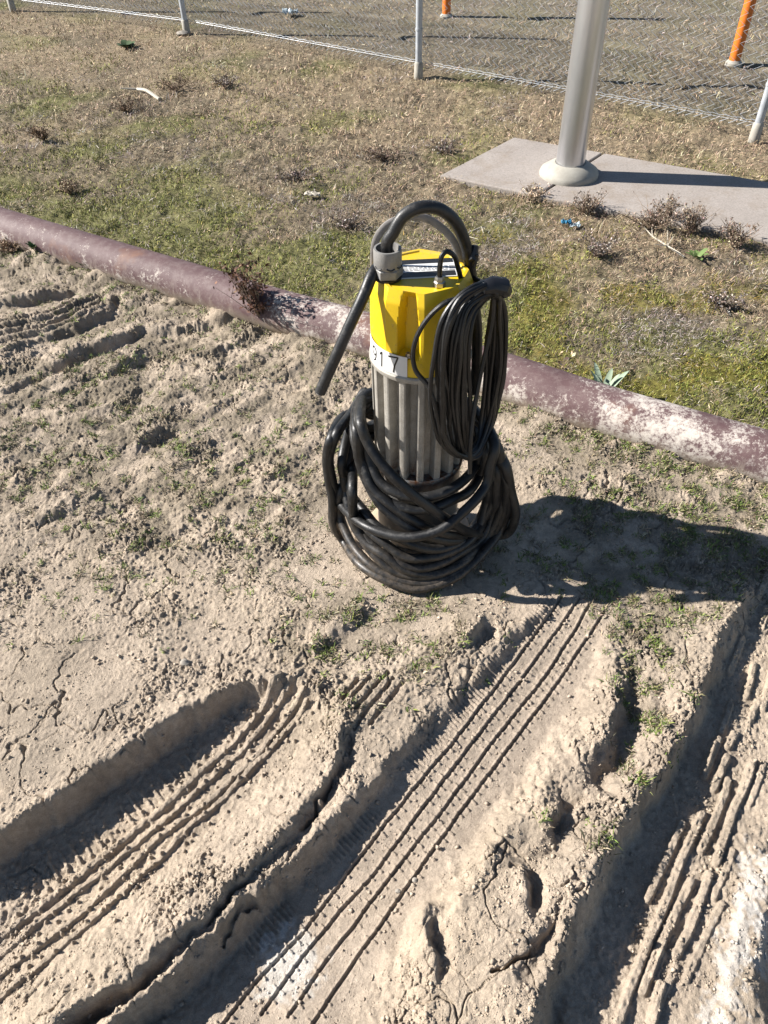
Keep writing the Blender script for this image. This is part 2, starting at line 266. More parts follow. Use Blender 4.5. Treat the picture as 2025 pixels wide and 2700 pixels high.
# ------------------------------------------------------------------ materials
AF = .70      # real-world albedo scale of everything dull
def mat(name, base=(.5, .5, .5), rough=.6, metal=0., spec=None):
    m = bpy.data.materials.new(name); m.use_nodes = True; b = m.node_tree.nodes['Principled BSDF']
    b.inputs['Base Color'].default_value = (*[v * AF for v in base], 1); b.inputs['Roughness'].default_value = rough; b.inputs['Metallic'].default_value = metal
    if spec is not None: b.inputs['Specular IOR Level'].default_value = spec
    return m
class G:
    def __init__(s, m): s.m = m; s.t = m.node_tree; s.b = s.t.nodes['Principled BSDF']; s.g = s.t.nodes.new('ShaderNodeNewGeometry')
    def n(s, t, **k):
        n = s.t.nodes.new(t)
        for a, v in k.items(): setattr(n, a, v)
        return n
    def l(s, a, b): s.t.links.new(a, b)
    def noise(s, scale, detail=4, rough=.6, vec=None, obj=True):
        n = s.n('ShaderNodeTexNoise'); n.inputs['Scale'].default_value = scale; n.inputs['Detail'].default_value = detail; n.inputs['Roughness'].default_value = rough
        if vec is None: vec = s.coord()
        s.l(vec, n.inputs['Vector']); return n.outputs['Fac']
    def coord(s):
        if not hasattr(s, 'c'): s.c = s.n('ShaderNodeTexCoord')
        return s.c.outputs['Object']
    def ramp(s, fac, *st):
        r = s.n('ShaderNodeValToRGB'); e = r.color_ramp.elements
        while len(e) < len(st): e.new(.5)
        for k, (p, c) in enumerate(st): e[k].position = p; e[k].color = (*c, 1) if hasattr(c, '__len__') else (c, c, c, 1)
        s.l(fac, r.inputs[0]); return r.outputs[0]
    def mix(s, fac, a, b, mode='MIX'):
        n = s.n('ShaderNodeMix', data_type='RGBA', blend_type=mode)
        for v, i in ((fac, 0), (a, 6), (b, 7)):
            if isinstance(v, (int, float)): n.inputs[i].default_value = v
            elif isinstance(v, tuple): n.inputs[i].default_value = (*v, 1)
            else: s.l(v, n.inputs[i])
        return n.outputs[2]
    def math(s, op, a, b=None):
        n = s.n('ShaderNodeMath', operation=op)
        for v, i in ((a, 0), (b, 1)):
            if v is None: continue
            if isinstance(v, (int, float)): n.inputs[i].default_value = v
            else: s.l(v, n.inputs[i])
        return n.outputs[0]
    def bump(s, h, st=.3, d=.002):
        n = s.n('ShaderNodeBump'); n.inputs['Strength'].default_value = st; n.inputs['Distance'].default_value = d
        s.l(h, n.inputs['Height']); s.l(n.outputs[0], s.b.inputs['Normal'])
    def base(s, c): s.l(s.mix(1., c, (AF, AF, AF), 'MULTIPLY'), s.b.inputs['Base Color'])
    def attr(s, name='Col'):
        n = s.n('ShaderNodeAttribute'); n.attribute_name = name; return n.outputs['Color']
    def sep(s):
        n = s.n('ShaderNodeSeparateXYZ'); s.l(s.coord(), n.inputs[0]); return n.outputs

M = {}
m = mat('soil', rough=.96, spec=.15); g_ = G(m)
n1 = g_.noise(60, 6, .7); n2 = g_.noise(420, 3, .7); n3 = g_.noise(9, 4, .6)
c = g_.mix(1., g_.attr(), g_.ramp(n1, (.3, .74), (.7, 1.2)), 'MULTIPLY'); c = g_.mix(1., c, g_.ramp(n2, (.25, .75), (.5, 1.), (.75, 1.2)), 'MULTIPLY')
c = g_.mix(1., c, g_.ramp(n3, (.35, .9), (.65, 1.08)), 'MULTIPLY'); g_.base(c)
g_.bump(g_.math('ADD', g_.math('MULTIPLY', g_.noise(150, 5, .75), 1.), g_.math('MULTIPLY', g_.noise(600, 2, .6), .35)), .85, .006); M['soil'] = m
m = mat('vegetation', rough=.75, spec=.25); g_ = G(m); g_.base(g_.attr()); M['veg'] = m
m = mat('crumb', rough=.95, spec=.1); g_ = G(m); g_.base(g_.mix(1., g_.attr(), g_.ramp(g_.noise(300, 3), (.3, .8), (.7, 1.15)), 'MULTIPLY')); M['crumb'] = m
m = mat('concrete', rough=.92, spec=.2); g_ = G(m)
c = g_.mix(1., g_.ramp(g_.noise(3, 6, .65), (.3, (.35, .31, .275)), (.7, (.43, .385, .345))), g_.ramp(g_.noise(110, 5, .85), (.30, .62), (.5, 1.), (.7, 1.2)), 'MULTIPLY')
c = g_.mix(g_.ramp(g_.noise(5, 7, .8), (.50, 0.), (.70, .6)), c, (.26, .20, .14)); g_.base(c)
g_.bump(g_.noise(500, 4, .7), .3, .002); M['concrete'] = m
def pipe_mat():
    m = mat('painted_pipe', rough=.75, spec=.3); g = G(m); s = g.sep()
    base = g.ramp(g.noise(5, 6, .6), (.3, (.105, .058, .060)), (.7, (.165, .10, .098)))
    base = g.mix(g.ramp(g.noise(30, 8, .75), (.46, 0.), (.76, .55)), base, (.33, .27, .245))
    base = g.mix(g.ramp(g.noise(2.1, 5, .7), (.60, 0.), (.70, .55)), base, (.27, .13, .07))
    # salt bloom: thicker towards the right end and low on the pipe
    thr = g.math('ADD', g.math('MULTIPLY', s[0], .045), g.math('MULTIPLY', s[2], -.75))
    f = g.math('ADD', g.math('ADD', g.math('ADD', g.math('MULTIPLY', g.noise(2.6, 3, .5), .42), g.math('MULTIPLY', g.noise(11, 5, .65), .50)), g.math('MULTIPLY', g.noise(75, 8, .85), .75)), thr)
    salt = g.ramp(f, (.80, 0.), (.845, .55), (.92, .95)); c = g.mix(salt, base, (.70, .635, .56))
    sm = g.math('MULTIPLY', g.ramp(g.noise(6, 8, .75), (.60, 0.), (.70, 1.)), g.ramp(g.noise(95, 6, .8), (.46, 0.), (.56, .85))); c = g.mix(sm, c, (.68, .63, .58))
    fs = g.ramp(g.math('ADD', g.math('MULTIPLY', g.noise(160, 6, .8), 1.), g.math('MULTIPLY', thr, .5)), (.60, 0.), (.66, .6)); c = g.mix(fs, c, (.6, .55, .50))
    vs = g.n('ShaderNodeVectorMath', operation='MULTIPLY'); g.l(g.coord(), vs.inputs[0]); vs.inputs[1].default_value = (1, 1, .12)
    st = g.math('MULTIPLY', g.ramp(g.noise(55, 5, .7, vs.outputs[0]), (.52, 0.), (.66, .7)), g.ramp(s[2], (.03, 1.), (.10, 0.))); c = g.mix(st, c, (.48, .42, .35))
    dust = g.ramp(g.math('ADD', s[2], g.math('MULTIPLY', g.noise(20, 5), .05)), (.042, .95), (.085, 0.)); c = g.mix(dust, c, (.37, .30, .225)); g.base(c)
    g.l(g.ramp(salt, (0, .66), (1, .95)), g.b.inputs['Roughness']); g.bump(f, .35, .004); return m
M['pipe'] = pipe_mat()
def rubber(name, base, dusty, df=.5, scale=60):
    m = mat(name, rough=.46, spec=.4); g = G(m)
    d = g.ramp(g.noise(scale, 6, .75), (df, 0.), (df + .22, 1.)); b = g.ramp(g.noise(9, 4), (.4, 0.), (.66, .5))
    c = g.mix(g.math('MULTIPLY', g.math('ADD', d, b), .6), base, dusty); z_ = g.sep()[2]
    c = g.mix(g.math('MULTIPLY', g.ramp(z_, (.02, .8), (.16, .0)), g.ramp(g.noise(45, 7, .8), (.42, 0.), (.62, 1.))), c, (.16, .125, .09)); g.base(c)
    g.l(g.ramp(d, (0, .42), (1, .85)), g.b.inputs['Roughness']); g.bump(g.noise(260, 4, .7), .25, .0015); return m
M['cable'] = rubber('heavy_rubber', (.006, .0065, .0075), (.085, .082, .076), .52, 75); M['wire'] = rubber('thin_rubber', (.005, .0055, .0065), (.07, .068, .064), .54, 90)
M['tape'] = mat('black_tape', (.008, .009, .013), .5); 
m = mat('yellow_paint', rough=.42, spec=.5); g_ = G(m)
c = g_.ramp(g_.noise(7, 5, .6), (.3, (.80, .515, .006)), (.7, (.87, .60, .012))); c = g_.mix(g_.ramp(g_.noise(90, 7, .8), (.575, 0.), (.68, .8)), c, (.36, .26, .11))
c = g_.mix(g_.ramp(g_.noise(24, 7, .8), (.60, 0.), (.72, .5)), c, (.5, .36, .12)); s_ = g_.sep()
c = g_.mix(g_.math('MULTIPLY', g_.ramp(s_[2], (.7885, 0.), (.7895, 1.)), g_.ramp(g_.noise(16, 7, .8), (.47, 0.), (.62, .75))), c, (.42, .33, .20)); g_.base(c)
g_.bump(g_.noise(500, 3), .12, .001); M['yellow'] = m
m = mat('cast_housing', rough=.62, metal=.15, spec=.4); g_ = G(m); s_ = g_.sep()
c = g_.ramp(g_.noise(26, 6, .7), (.3, (.29, .27, .235)), (.7, (.50, .47, .41))); c = g_.mix(1., c, g_.ramp(g_.noise(300, 3, .7), (.3, .85), (.7, 1.1)), 'MULTIPLY')
ru = g_.math('MULTIPLY', g_.ramp(g_.noise(18, 7, .8), (.50, 0.), (.62, .9)), g_.ramp(s_[2], (.27, .2), (.315, 1.), (.36, .15), (.55, .0)))
c = g_.mix(ru, c, (.17, .062, .022)); g_.base(c); g_.bump(g_.noise(220, 5, .7), .3, .0015); M['cast'] = m
m = mat('steel_lower', rough=.45, metal=.55, spec=.5); g_ = G(m); s_ = g_.sep()
c = g_.ramp(g_.noise(20, 6, .7), (.3, (.16, .155, .15)), (.7, (.30, .29, .27))); ru = g_.math('MULTIPLY', g_.ramp(g_.noise(60, 7, .85), (.45, 0.), (.55, 1.)), g_.ramp(s_[2], (.26, 0.), (.30, 1.)))
c = g_.mix(ru, c, (.17, .07, .03)); g_.base(c); g_.bump(g_.noise(200, 4), .2, .0015); M['steel'] = m
m = mat('gland_metal', rough=.6, metal=.2); g_ = G(m); g_.base(g_.ramp(g_.noise(60, 6, .75), (.3, (.23, .225, .21)), (.7, (.36, .35, .33)))); g_.bump(g_.noise(300, 5), .3, .001); M['gland'] = m
m = mat('rusty_base', rough=.85); g_ = G(m); g_.base(g_.ramp(g_.noise(18, 6, .75), (.35, (.46, .30, .19)), (.55, (.50, .38, .26)), (.7, (.33, .16, .07)))); M['base'] = m
m = mat('handle_grey', rough=.6); g_ = G(m); g_.base(g_.ramp(g_.noise(50, 6, .75), (.3, (.22, .205, .19)), (.7, (.38, .35, .325)))); M['handle'] = m
M['white'] = mat('label_white', (.78, .78, .76), .45); M['ink'] = mat('label_black', (.012, .012, .013), .5)
m = mat('screw_metal', (.5, .48, .44), .4, .9); M['screw'] = m
m = mat('brushed_aluminium', rough=.31, metal=.86); g_ = G(m); vs = g_.n('ShaderNodeVectorMath', operation='MULTIPLY'); g_.l(g_.coord(), vs.inputs[0]); vs.inputs[1].default_value = (6, 6, 1.2)
g_.base(g_.mix(1., g_.ramp(g_.noise(2.5, 5), (.3, (.78, .79, .81)), (.7, (.90, .90, .91))), g_.ramp(g_.noise(1.5, 5, .7, vs.outputs[0]), (.3, .86), (.7, 1.08)), 'MULTIPLY')); g_.bump(g_.noise(2, 4, .6, vs.outputs[0]), .12, .002); M['alu'] = m
m = mat('pole_cover', rough=.75, metal=.1); g_ = G(m); g_.base(g_.ramp(g_.noise(20, 6, .7), (.3, (.36, .335, .28)), (.7, (.48, .455, .39)))); M['cover'] = m
m = mat('galvanised', rough=.5, metal=.25); g_ = G(m); g_.base(g_.ramp(g_.noise(18, 5), (.3, (.42, .45, .48)), (.7, (.60, .63, .66)))); M['galv'] = m
m = mat('orange_paint', rough=.5); g_ = G(m); g_.base(g_.mix(g_.ramp(g_.noise(40, 6, .8), (.6, 0.), (.66, .8)), (.82, .20, .015), (.28, .10, .05))); M['orange'] = m
M['blue'] = mat('blue_plastic', (.02, .20, .36), .4); M['pale'] = mat('pale_dry', (.55, .50, .40), .8); M['plast'] = mat('clear_plastic', (.55, .65, .68), .3)
m = mat('stone', rough=.9); g_ = G(m); g_.base(g_.ramp(g_.noise(60, 6), (.3, (.27, .24, .2)), (.7, (.42, .38, .32)))); M['stone'] = m

# ------------------------------------------------------------------ mesh helpers
class MB:
    def __init__(s): s.v = []; s.f = []
    def add(s, v, f):
        o = len(s.v); s.v += [tuple(map(float, p)) for p in v]; s.f += [tuple(i + o for i in q) for q in f]
    def tube(s, P, r, n=10, cap=True, flat=None):
        P = [np.array(p, float) for p in P]; T = [P[min(i + 1, len(P) - 1)] - P[max(i - 1, 0)] for i in range(len(P))]; T = [t / (np.linalg.norm(t) + 1e-12) for t in T]
        a = np.array([0, 0, 1.]) if abs(T[0][2]) < .9 else np.array([1., 0, 0]); N = np.cross(T[0], a); N /= np.linalg.norm(N); V = []; F = []
        for i, (p, t) in enumerate(zip(P, T)):
            N = N - t * (N @ t); N /= np.linalg.norm(N); B = np.cross(t, N); R = r[i] if hasattr(r, '__len__') else r
            for k in range(n):
                q = 2 * math.pi * k / n
                if flat: V.append(p + N * math.cos(q) * R * flat[0] + B * math.sin(q) * R * flat[1])
                else: V.append(p + N * math.cos(q) * R + B * math.sin(q) * R)
        for i in range(len(P) - 1):
            for k in range(n): F.append((i * n + k, i * n + (k + 1) % n, (i + 1) * n + (k + 1) % n, (i + 1) * n + k))
        if cap: F.append(tuple(range(n))[::-1]); F.append(tuple((len(P) - 1) * n + k for k in range(n)))
        s.add(V, F); return s
    def lathe(s, prof, c=(0, 0, 0), n=48, top=True, bot=True):
        V = []; F = []
        for r, z in prof:
            for k in range(n): a = 2 * math.pi * k / n; V.append((c[0] + r * math.cos(a), c[1] + r * math.sin(a), c[2] + z))
        for i in range(len(prof) - 1):
            for k in range(n): F.append((i * n + k, i * n + (k + 1) % n, (i + 1) * n + (k + 1) % n, (i + 1) * n + k))
        if bot: F.append(tuple(range(n))[::-1])
        if top: F.append(tuple((len(prof) - 1) * n + k for k in range(n)))
        s.add(V, F); return s
    def box(s, c, d, R=None):
        V = [Vector((x * d[0] / 2, y * d[1] / 2, z * d[2] / 2)) for x in (-1, 1) for y in (-1, 1) for z in (-1, 1)]
        if R is not None: V = [R @ v for v in V]
        s.add([v + Vector(c) for v in V], [(0, 1, 3, 2), (4, 6, 7, 5), (0, 4, 5, 1), (2, 3, 7, 6), (0, 2, 6, 4), (1, 5, 7, 3)]); return s
    def build(s, name, m, parent=None, smooth=True, bevel=0, angle=35):
        me = bpy.data.meshes.new(name); me.from_pydata(s.v, [], s.f); me.materials.append(m); me.update()
        if smooth:
            me.shade_smooth()
            try: me.set_sharp_from_angle(angle=math.radians(angle))
            except Exception: pass
        o = bpy.data.objects.new(name, me); COL.objects.link(o)
        if parent is not None:
            o.parent = parent; o.matrix_parent_inverse = Matrix.Translation(-parent.location)
        if bevel: b = o.modifiers.new('bevel', 'BEVEL'); b.width = bevel; b.segments = 2; b.limit_method = 'ANGLE'
        return o
def tag(o, label=None, cat=None, group=None, kind=None):
    for k, v in (('label', label), ('category', cat), ('group', group), ('kind', kind)):
        if v: o[k] = v
    return o
def empty(name, loc, label, cat, group=None):
    o = bpy.data.objects.new(name, None); COL.objects.link(o); o.location = loc; o.empty_display_size = .1; return tag(o, label, cat, group)
def spline(P, step=.01, closed=False):
    P = [np.array(p, float) for p in P]; Q = [2 * P[0] - P[1]] + P + [2 * P[-1] - P[-2]]; out = []
    for i in range(1, len(Q) - 2):
        p0, p1, p2, p3 = Q[i - 1:i + 3]; n = max(1, int(np.linalg.norm(p2 - p1) / step))
        t0 = 0; t1 = max(np.linalg.norm(p1 - p0), 1e-6)**.5; t2 = t1 + max(np.linalg.norm(p2 - p1), 1e-6)**.5; t3 = t2 + max(np.linalg.norm(p3 - p2), 1e-6)**.5
        for k in range(n):
            t = t1 + (t2 - t1) * k / n
            A1 = p0 * (t1 - t) / (t1 - t0) + p1 * (t - t0) / (t1 - t0); A2 = p1 * (t2 - t) / (t2 - t1) + p2 * (t - t1) / (t2 - t1); A3 = p2 * (t3 - t) / (t3 - t2) + p3 * (t - t2) / (t3 - t2)
            B1 = A1 * (t2 - t) / (t2 - t0) + A2 * (t - t0) / (t2 - t0); B2 = A2 * (t3 - t) / (t3 - t1) + A3 * (t - t1) / (t3 - t1)
            out.append(B1 * (t2 - t) / (t2 - t1) + B2 * (t - t1) / (t2 - t1))
    out.append(P[-1]); return out
def fastmesh(name, V, F, colv, m):          # V (n,3), F (m,3|4), colv (n,3)
    me = bpy.data.meshes.new(name); k = F.shape[1]; me.vertices.add(len(V)); me.vertices.foreach_set('co', V.astype(np.float32).ravel())
    me.loops.add(F.size); me.loops.foreach_set('vertex_index', F.astype(np.int32).ravel()); me.polygons.add(len(F))
    me.polygons.foreach_set('loop_start', np.arange(0, F.size, k, dtype=np.int32)); me.polygons.foreach_set('loop_total', np.full(len(F), k, dtype=np.int32))
    me.update(calc_edges=True)
    if colv is not None:
        a = me.attributes.new('Col', 'FLOAT_COLOR', 'POINT'); c = np.ones((len(V), 4), np.float32); c[:, :3] = colv; a.data.foreach_set('color', c.ravel())
    me.materials.append(m); o = bpy.data.objects.new(name, me); COL.objects.link(o); return o

# ------------------------------------------------------------------ ground sheet
k_ = .00115
ys = [-60, -20, -8, -4, -2, -1, -.6, -.3, -.1, 0.]
y = .06
while y < 14: ys.append(y); y += max(k_ * (y * y + H * H) / H, .0016)
while y < 700: ys.append(y); y *= 1.12
ys = np.array(ys); uc = np.linspace(-1.25, 1.25, 1080); ou = np.array([1.35, 1.5, 1.8, 2.3, 3.2, 5, 9, 20, 60]); us = np.concatenate([-ou[::-1], uc, ou])
def hwid(y): return .56 + .36 * np.maximum(y, 0)
YY, UU = np.meshgrid(ys, us, indexing='ij'); XX = UU * hwid(YY); ZZ = hfun(XX, YY)
x = XX.ravel(); y = YY.ravel()
def soilcol(x, y, z0):
    py = pipe_y(x); b = sst(-.02, .10, y - py + pn(x, y, .1, 70) * .05)[:, None]
    tan = np.array([.55, .452, .348]); c = tan * (1 + .10 * pn(x, y, .5, 71) + .08 * pn(x, y, .11, 72))[:, None]
    yel = sst(0, .5, pn(x, y, .35, 73))[:, None]; c = c * (1 - .5 * yel) + .5 * yel * np.array([.58, .47, .345])
    dk = sst(.0, .6, pn(x, y, .22, 74) + .25 * sst(1.5, 2.2, y))[:, None]; c = c * (1 - .32 * dk) + .32 * dk * np.array([.37, .31, .235])
    vg = np.clip(fld(x, y, blob) * 1.1 + .5 * sst(-.3, -.08, y - py) + .95 * sst(1.25, 2.0, y) * sst(.30, -.10, x), 0, 1) * sst(-.45, .35, pn(x, y, .13, 79) + .6 * pn(x, y, .045, 87)); vg = (vg * .70)[:, None]; c = c * (1 - vg) + vg * np.array([.25, .21, .15])
    D, S, Sg = segd(x, y, FLB); f = sst(.13, .08, D)[:, None]; c = c * (1 - .6 * f) + .6 * f * np.array([.53, .437, .345])
    for q, rr, st in (((625, 2085), .075, 1.), ((585,2030), .03, .8)):
        p = gp(*q, -.07); d = np.hypot(x - p[0], y - p[1]) + .03 * pn(x, y, .03, 75) + .02 * pn(x, y, .011, 76); s = sst(rr, rr * .45, d)[:, None] * st * .75; c = c * (1 - s) + s * np.array([.80, .76, .69])
    for q in (([(1640,1850),(1655,1880),(1625,1960),(1590,2060),(1575,2140),(1560,2212)]), ([(1659,1990),(1652,2070)])):
        d, s_, _ = segd(x, y, line(q, -.025)); d = d + .03 * pn(x, y, .03, 77) + .022 * pn(x, y, .009, 78); s = sst(.034, .010, d)[:, None] * .6; c = c * (1 - s) + s * np.array([.74, .70, .64])
    # turf soil and thatch past the pipe
    t = np.array([.24, .195, .13]) * (1 + .25 * pn(x, y, .3, 80) + .25 * pn(x, y, .06, 81))[:, None]
    gm = sst(-.1, .45, pn(x, y, .55, 82) + .5 * sst(1.6, .2, y - py) - .1)[:, None]; t = t * (1 - .55 * gm) + .55 * gm * np.array([.17, .19, .045])
    mo = (sst(.0, .4, pn(x, y, .28, 83)) * sst(.0, .6, x) * sst(1.9, .8, y - py))[:, None]; t = t * (1 - .7 * mo) + .7 * mo * np.array([.19, .165, .028])
    fr = (sst(-.1, .5, pn(x, y, .7, 84) + .8 * sst(2.0, .3, np.abs(y - fen_y(x) + .5)) - .3))[:, None]; t = t * (1 - .5 * fr) + .5 * fr * np.array([.40, .31, .20])
    fz = sst(.1, .5, y - fen_y(x))[:, None]; t = t * (1 - .75 * fz) + .75 * fz * (np.array([.235, .205, .15]) * (1 + .3 * pn(x, y * 2.5, .5, 85) + .2 * pn(x, y * 2, .12, 86))[:, None])
    return np.clip(c * (1 - b) + t * b, .01, .9)
V = np.stack([x, y, ZZ.ravel()], 1); R_, C_n = YY.shape
a = (np.arange(R_ - 1)[:, None] * C_n + np.arange(C_n - 1)[None]).ravel(); F = np.stack([a, a + 1, a + C_n + 1, a + C_n], 1)
gr = fastmesh('ground', V, F, soilcol(x, y, 0), M['soil']); gr.data.shade_smooth(); tag(gr, kind='structure')

# ------------------------------------------------------------------ vegetation builders
def blades(name, bx, by, bz, L, az, lean, wd, colr, bend=.5, m='veg', up=None):
    n = len(bx); dx = np.cos(az); dy = np.sin(az); sx = -dy; sy = dx
    tw = RNG.uniform(-.8, .8, n)
    P = np.zeros((n, 5, 3)); hw_ = wd / 2
    l2 = lean + bend * RNG.uniform(.2, 1, n); c1, s1 = np.cos(lean), np.sin(lean); c2, s2 = np.cos(l2), np.sin(l2)
    mx = bx + dx * L * .5 * s1; my = by + dy * L * .5 * s1; mz = bz + L * .5 * c1
    tx = mx + dx * L * .5 * s2; ty = my + dy * L * .5 * s2; tz = np.maximum(mz + L * .5 * c2, bz + .001)
    for i, (px, py, pz, ww) in enumerate(((bx, by, bz, -1), (bx, by, bz, 1), (mx, my, mz, -.8), (mx, my, mz, .8))):
        P[:, i, 0] = px + sx * hw_ * ww; P[:, i, 1] = py + sy * hw_ * ww; P[:, i, 2] = pz + hw_ * ww * tw
    P[:, 4, 0] = tx; P[:, 4, 1] = ty; P[:, 4, 2] = tz
    o = np.arange(n)[:, None] * 5; F = np.concatenate([o + [0, 1, 3], o + [0, 3, 2], o + [2, 3, 4]], 0)
    return fastmesh(name, P.reshape(-1, 3), F, np.repeat(colr, 5, 0), M[m])
def pick(pal, n, jit=.25):
    pal = np.array(pal); c = pal[RNG.integers(0, len(pal), n)]; return np.clip(c * (1 + RNG.normal(0, jit, (n, 1))) * (1 + RNG.normal(0, .06, (n, 3))), .01, .85)
GREEN = [(.21, .24, .045), (.28, .30, .065), (.34, .34, .085), (.15, .18, .04), (.38, .35, .10)]
DRY = [(.42, .34, .22), (.30, .235, .155), (.19, .145, .10), (.55, .47, .34), (.34, .24, .14), (.25, .205, .16)]
GREY = [(.27, .22, .19), (.41, .345, .30), (.14, .11, .09), (.57, .50, .44), (.20, .15, .12)]
OLIVE = [(.31, .27, .04), (.24, .24, .05), (.36, .25, .045), (.19, .20, .035)]
TAN = [(.54, .41, .265), (.43, .32, .21), (.31, .23, .155), (.66, .52, .36), (.25, .18, .12)]
def sampl(n, y0, y1, um=1.2):
    t = RNG.uniform(math.atan(y0 / H), math.atan(y1 / H), n); y = H * np.tan(t); u = RNG.uniform(-um, um, n); return u * hwid(y), y
# far turf: short green grass and matted dead stems
n = 800000; bx, by = sampl(n, 1.2, 12.); py = pipe_y(bx); d = by - py
edge = d > .045 + .02 * pn(bx, by, .08, 90)
slab = np.array([gp(950, 388)[:2], gp(1110, 305)[:2], gp(1659, 402)[:2] + 0, gp(1659, 402)[:2] + (gp(1659, 402)[:2] - gp(1110, 305)[:2]) * 2, gp(1659, 528)[:2] + (gp(1659, 528)[:2] - gp(1160, 430)[:2]) * 2, gp(1160, 432)[:2]])
def inpoly(x, y, P, grow=0):
    ins = np.ones(x.shape, bool)
    for a, b in zip(P, np.roll(P, -1, 0)):
        dd = ((b[0] - a[0]) * (y - a[1]) - (b[1] - a[1]) * (x - a[0])) / np.hypot(*(b - a)); ins &= dd < grow
    return ins
slabin = inpoly(bx, by, slab, -.02 + .02 * pn(bx, by, .07, 91))
keep = edge & ~slabin; bx, by, d = bx[keep], by[keep], d[keep]
dens = .55 + .5 * pn(bx, by, .18, 92) + .35 * pn(bx, by, .05, 93); past = by - fen_y(bx) > .05
dens = np.where(past, dens * .6, dens); keep = RNG.uniform(0, 1, len(bx)) < np.clip(dens, .12, 1); bx, by, d = bx[keep], by[keep], d[keep]; n = len(bx)
gr_ = sst(-.15, .35, pn(bx, by, .45, 82) * .9 + .75 * sst(1.5, .1, d) - .08 + .5 * pn(bx, by, .12, 94) - .25 * sst(-.3, .9, bx) * sst(.3, 1, d)); gr_ *= 1 - .9 * sst(1.9, 3.6, d)
gr_ = gr_ * .80; kind = RNG.uniform(0, 1, n); isg = kind < gr_
oli = sst(-.1, .35, pn(bx, by, .28, 83)) * sst(-.1, .5, bx) * sst(2., .8, d); iso = ~isg & (RNG.uniform(0, 1, n) < .5 * oli)
tn = sst(-.2, .4, pn(bx, by, .6, 84) + .9 * sst(2.2, .4, np.abs(by - fen_y(bx) + .7)) - .25); ist = ~isg & ~iso & (RNG.uniform(0, 1, n) < tn)
gy = pn(bx, by, .25, 95) > -.05
col = pick(DRY, n); col[gy] = pick(GREY, int(gy.sum())); col[ist] = pick(TAN, int(ist.sum())); col[iso] = pick(OLIVE, int(iso.sum())); col[isg] = pick(GREEN, int(isg.sum()))
dist = np.sqrt(by**2 + H * H); sc_ = np.clip(dist / 3., .8, 3.)
clump = sst(.15, .5, pn(bx, by, .16, 96)) * sst(0, .25, pn(bx, by, .5, 97)) * ~isg
L = np.where(isg, RNG.uniform(.006, .019, n), RNG.uniform(.009, .028, n)) * (1 + .9 * clump) * sc_**.4
lean = np.where(isg, RNG.uniform(.1, 1.1, n), np.clip(RNG.normal(1.05, .35, n) - .5 * clump, .1, 1.5)); wd = np.where(isg, .0023, .0016) * sc_ * RNG.uniform(.6, 1.3, n)
bz = hfun(bx, by) + np.where(isg, 0, RNG.uniform(0, .012, n) * (1 + 1.5 * clump))
tag(blades('dry_grass', bx, by, bz, L, RNG.uniform(0, 6.283, n), lean, wd, col), 'matted dead and short green grass covering the ground beyond the buried pipe', 'grass', kind='stuff')
# near side: sparse tufts in the bare soil
n = 90000; bx, by = sampl(n, .35, 4.2, 1.1); dn = np.zeros(n)
for X0, Y0, r, a_ in blob: dn += a_ * np.exp(-((bx - X0)**2 + (by - Y0)**2) / (r * r))
d = by - pipe_y(bx); dn += 1.7 * sst(-.24, -.08, d)
dn += .22 * sst(1.0, 1.5, by); dn *= sst(-.25, .35, pn(bx, by, .055, 100) + .4 * pn(bx, by, .17, 102)) * 1.2; zz = zm(bx, by)
dn *= sst(-.04, -.01, zz); dn[d > -.055] = 0; dn[np.hypot(bx - AX[0], by - AX[1]) < .15] = 0
keep = RNG.uniform(0, 1, n) < dn * .31; tx, ty = bx[keep], by[keep]; nt_ = len(tx); per = 12
bx = np.repeat(tx, per) + RNG.normal(0, .006, nt_ * per); by = np.repeat(ty, per) + RNG.normal(0, .006, nt_ * per); n = len(bx)
tg = np.repeat(RNG.uniform(0, 1, nt_) < .40, per); tl = np.repeat(RNG.uniform(.5, 1.4, nt_), per)
col = pick([(.36, .29, .19), (.26, .21, .14), (.44, .37, .25), (.17, .14, .09), (.20, .19, .09)], n); col[tg] = pick([(.16, .22, .045), (.21, .27, .06), (.12, .17, .05), (.26, .29, .09)], int(tg.sum()), .2)
tag(blades('grass_tufts', bx, by, hfun(bx, by), RNG.uniform(.006, .020, n) * tl, RNG.uniform(0, 6.283, n), RNG.uniform(.3, 1.45, n), RNG.uniform(.0014, .0028, n), col, .6), 'thin scattered green and dry grass sprouting from the bare tan soil', 'grass', kind='stuff')

# crumbs of dried mud
n = 260000; bx, by = sampl(n, .3, 3.6, 1.1); zz = zm(bx, by); D, S, Sg = segd(bx, by, FLB)
dn = (.22 + .5 * sst(.006, .025, zz) + .45 * sst(.1, .5, pn(bx, by, .15, 10))) * (1 - .55 * sst(.13, .08, D)) * sst(-.09, .2, pn(bx, by, .05, 110) + .15); d = by - pipe_y(bx)
keep = (RNG.uniform(0, 1, n) < dn) & (d < -.07) & (np.hypot(bx - AX[0], by - AX[1]) > .17); bx, by = bx[keep], by[keep]; n = len(bx)
s = (.0011 * RNG.pareto(2.6, n) + .0009) * np.clip(np.hypot(by, H) / 1.9, .8, 1.6); s = np.minimum(s, .0055)
O = np.array([(1, 0, 0), (-1, 0, 0), (0, 1, 0), (0, -1, 0), (0, 0, 1), (0, 0, -1), ], float); FO = np.array([(0, 2, 4), (2, 1, 4), (1, 3, 4), (3, 0, 4), (2, 0, 5), (1, 2, 5), (3, 1, 5), (0, 3, 5)])
an = RNG.uniform(0, 6.28, n); ca, sa = np.cos(an), np.sin(an); P = O[None] * RNG.uniform(.6, 1.3, (n, 6, 1)) + RNG.normal(0, .22, (n, 6, 3))
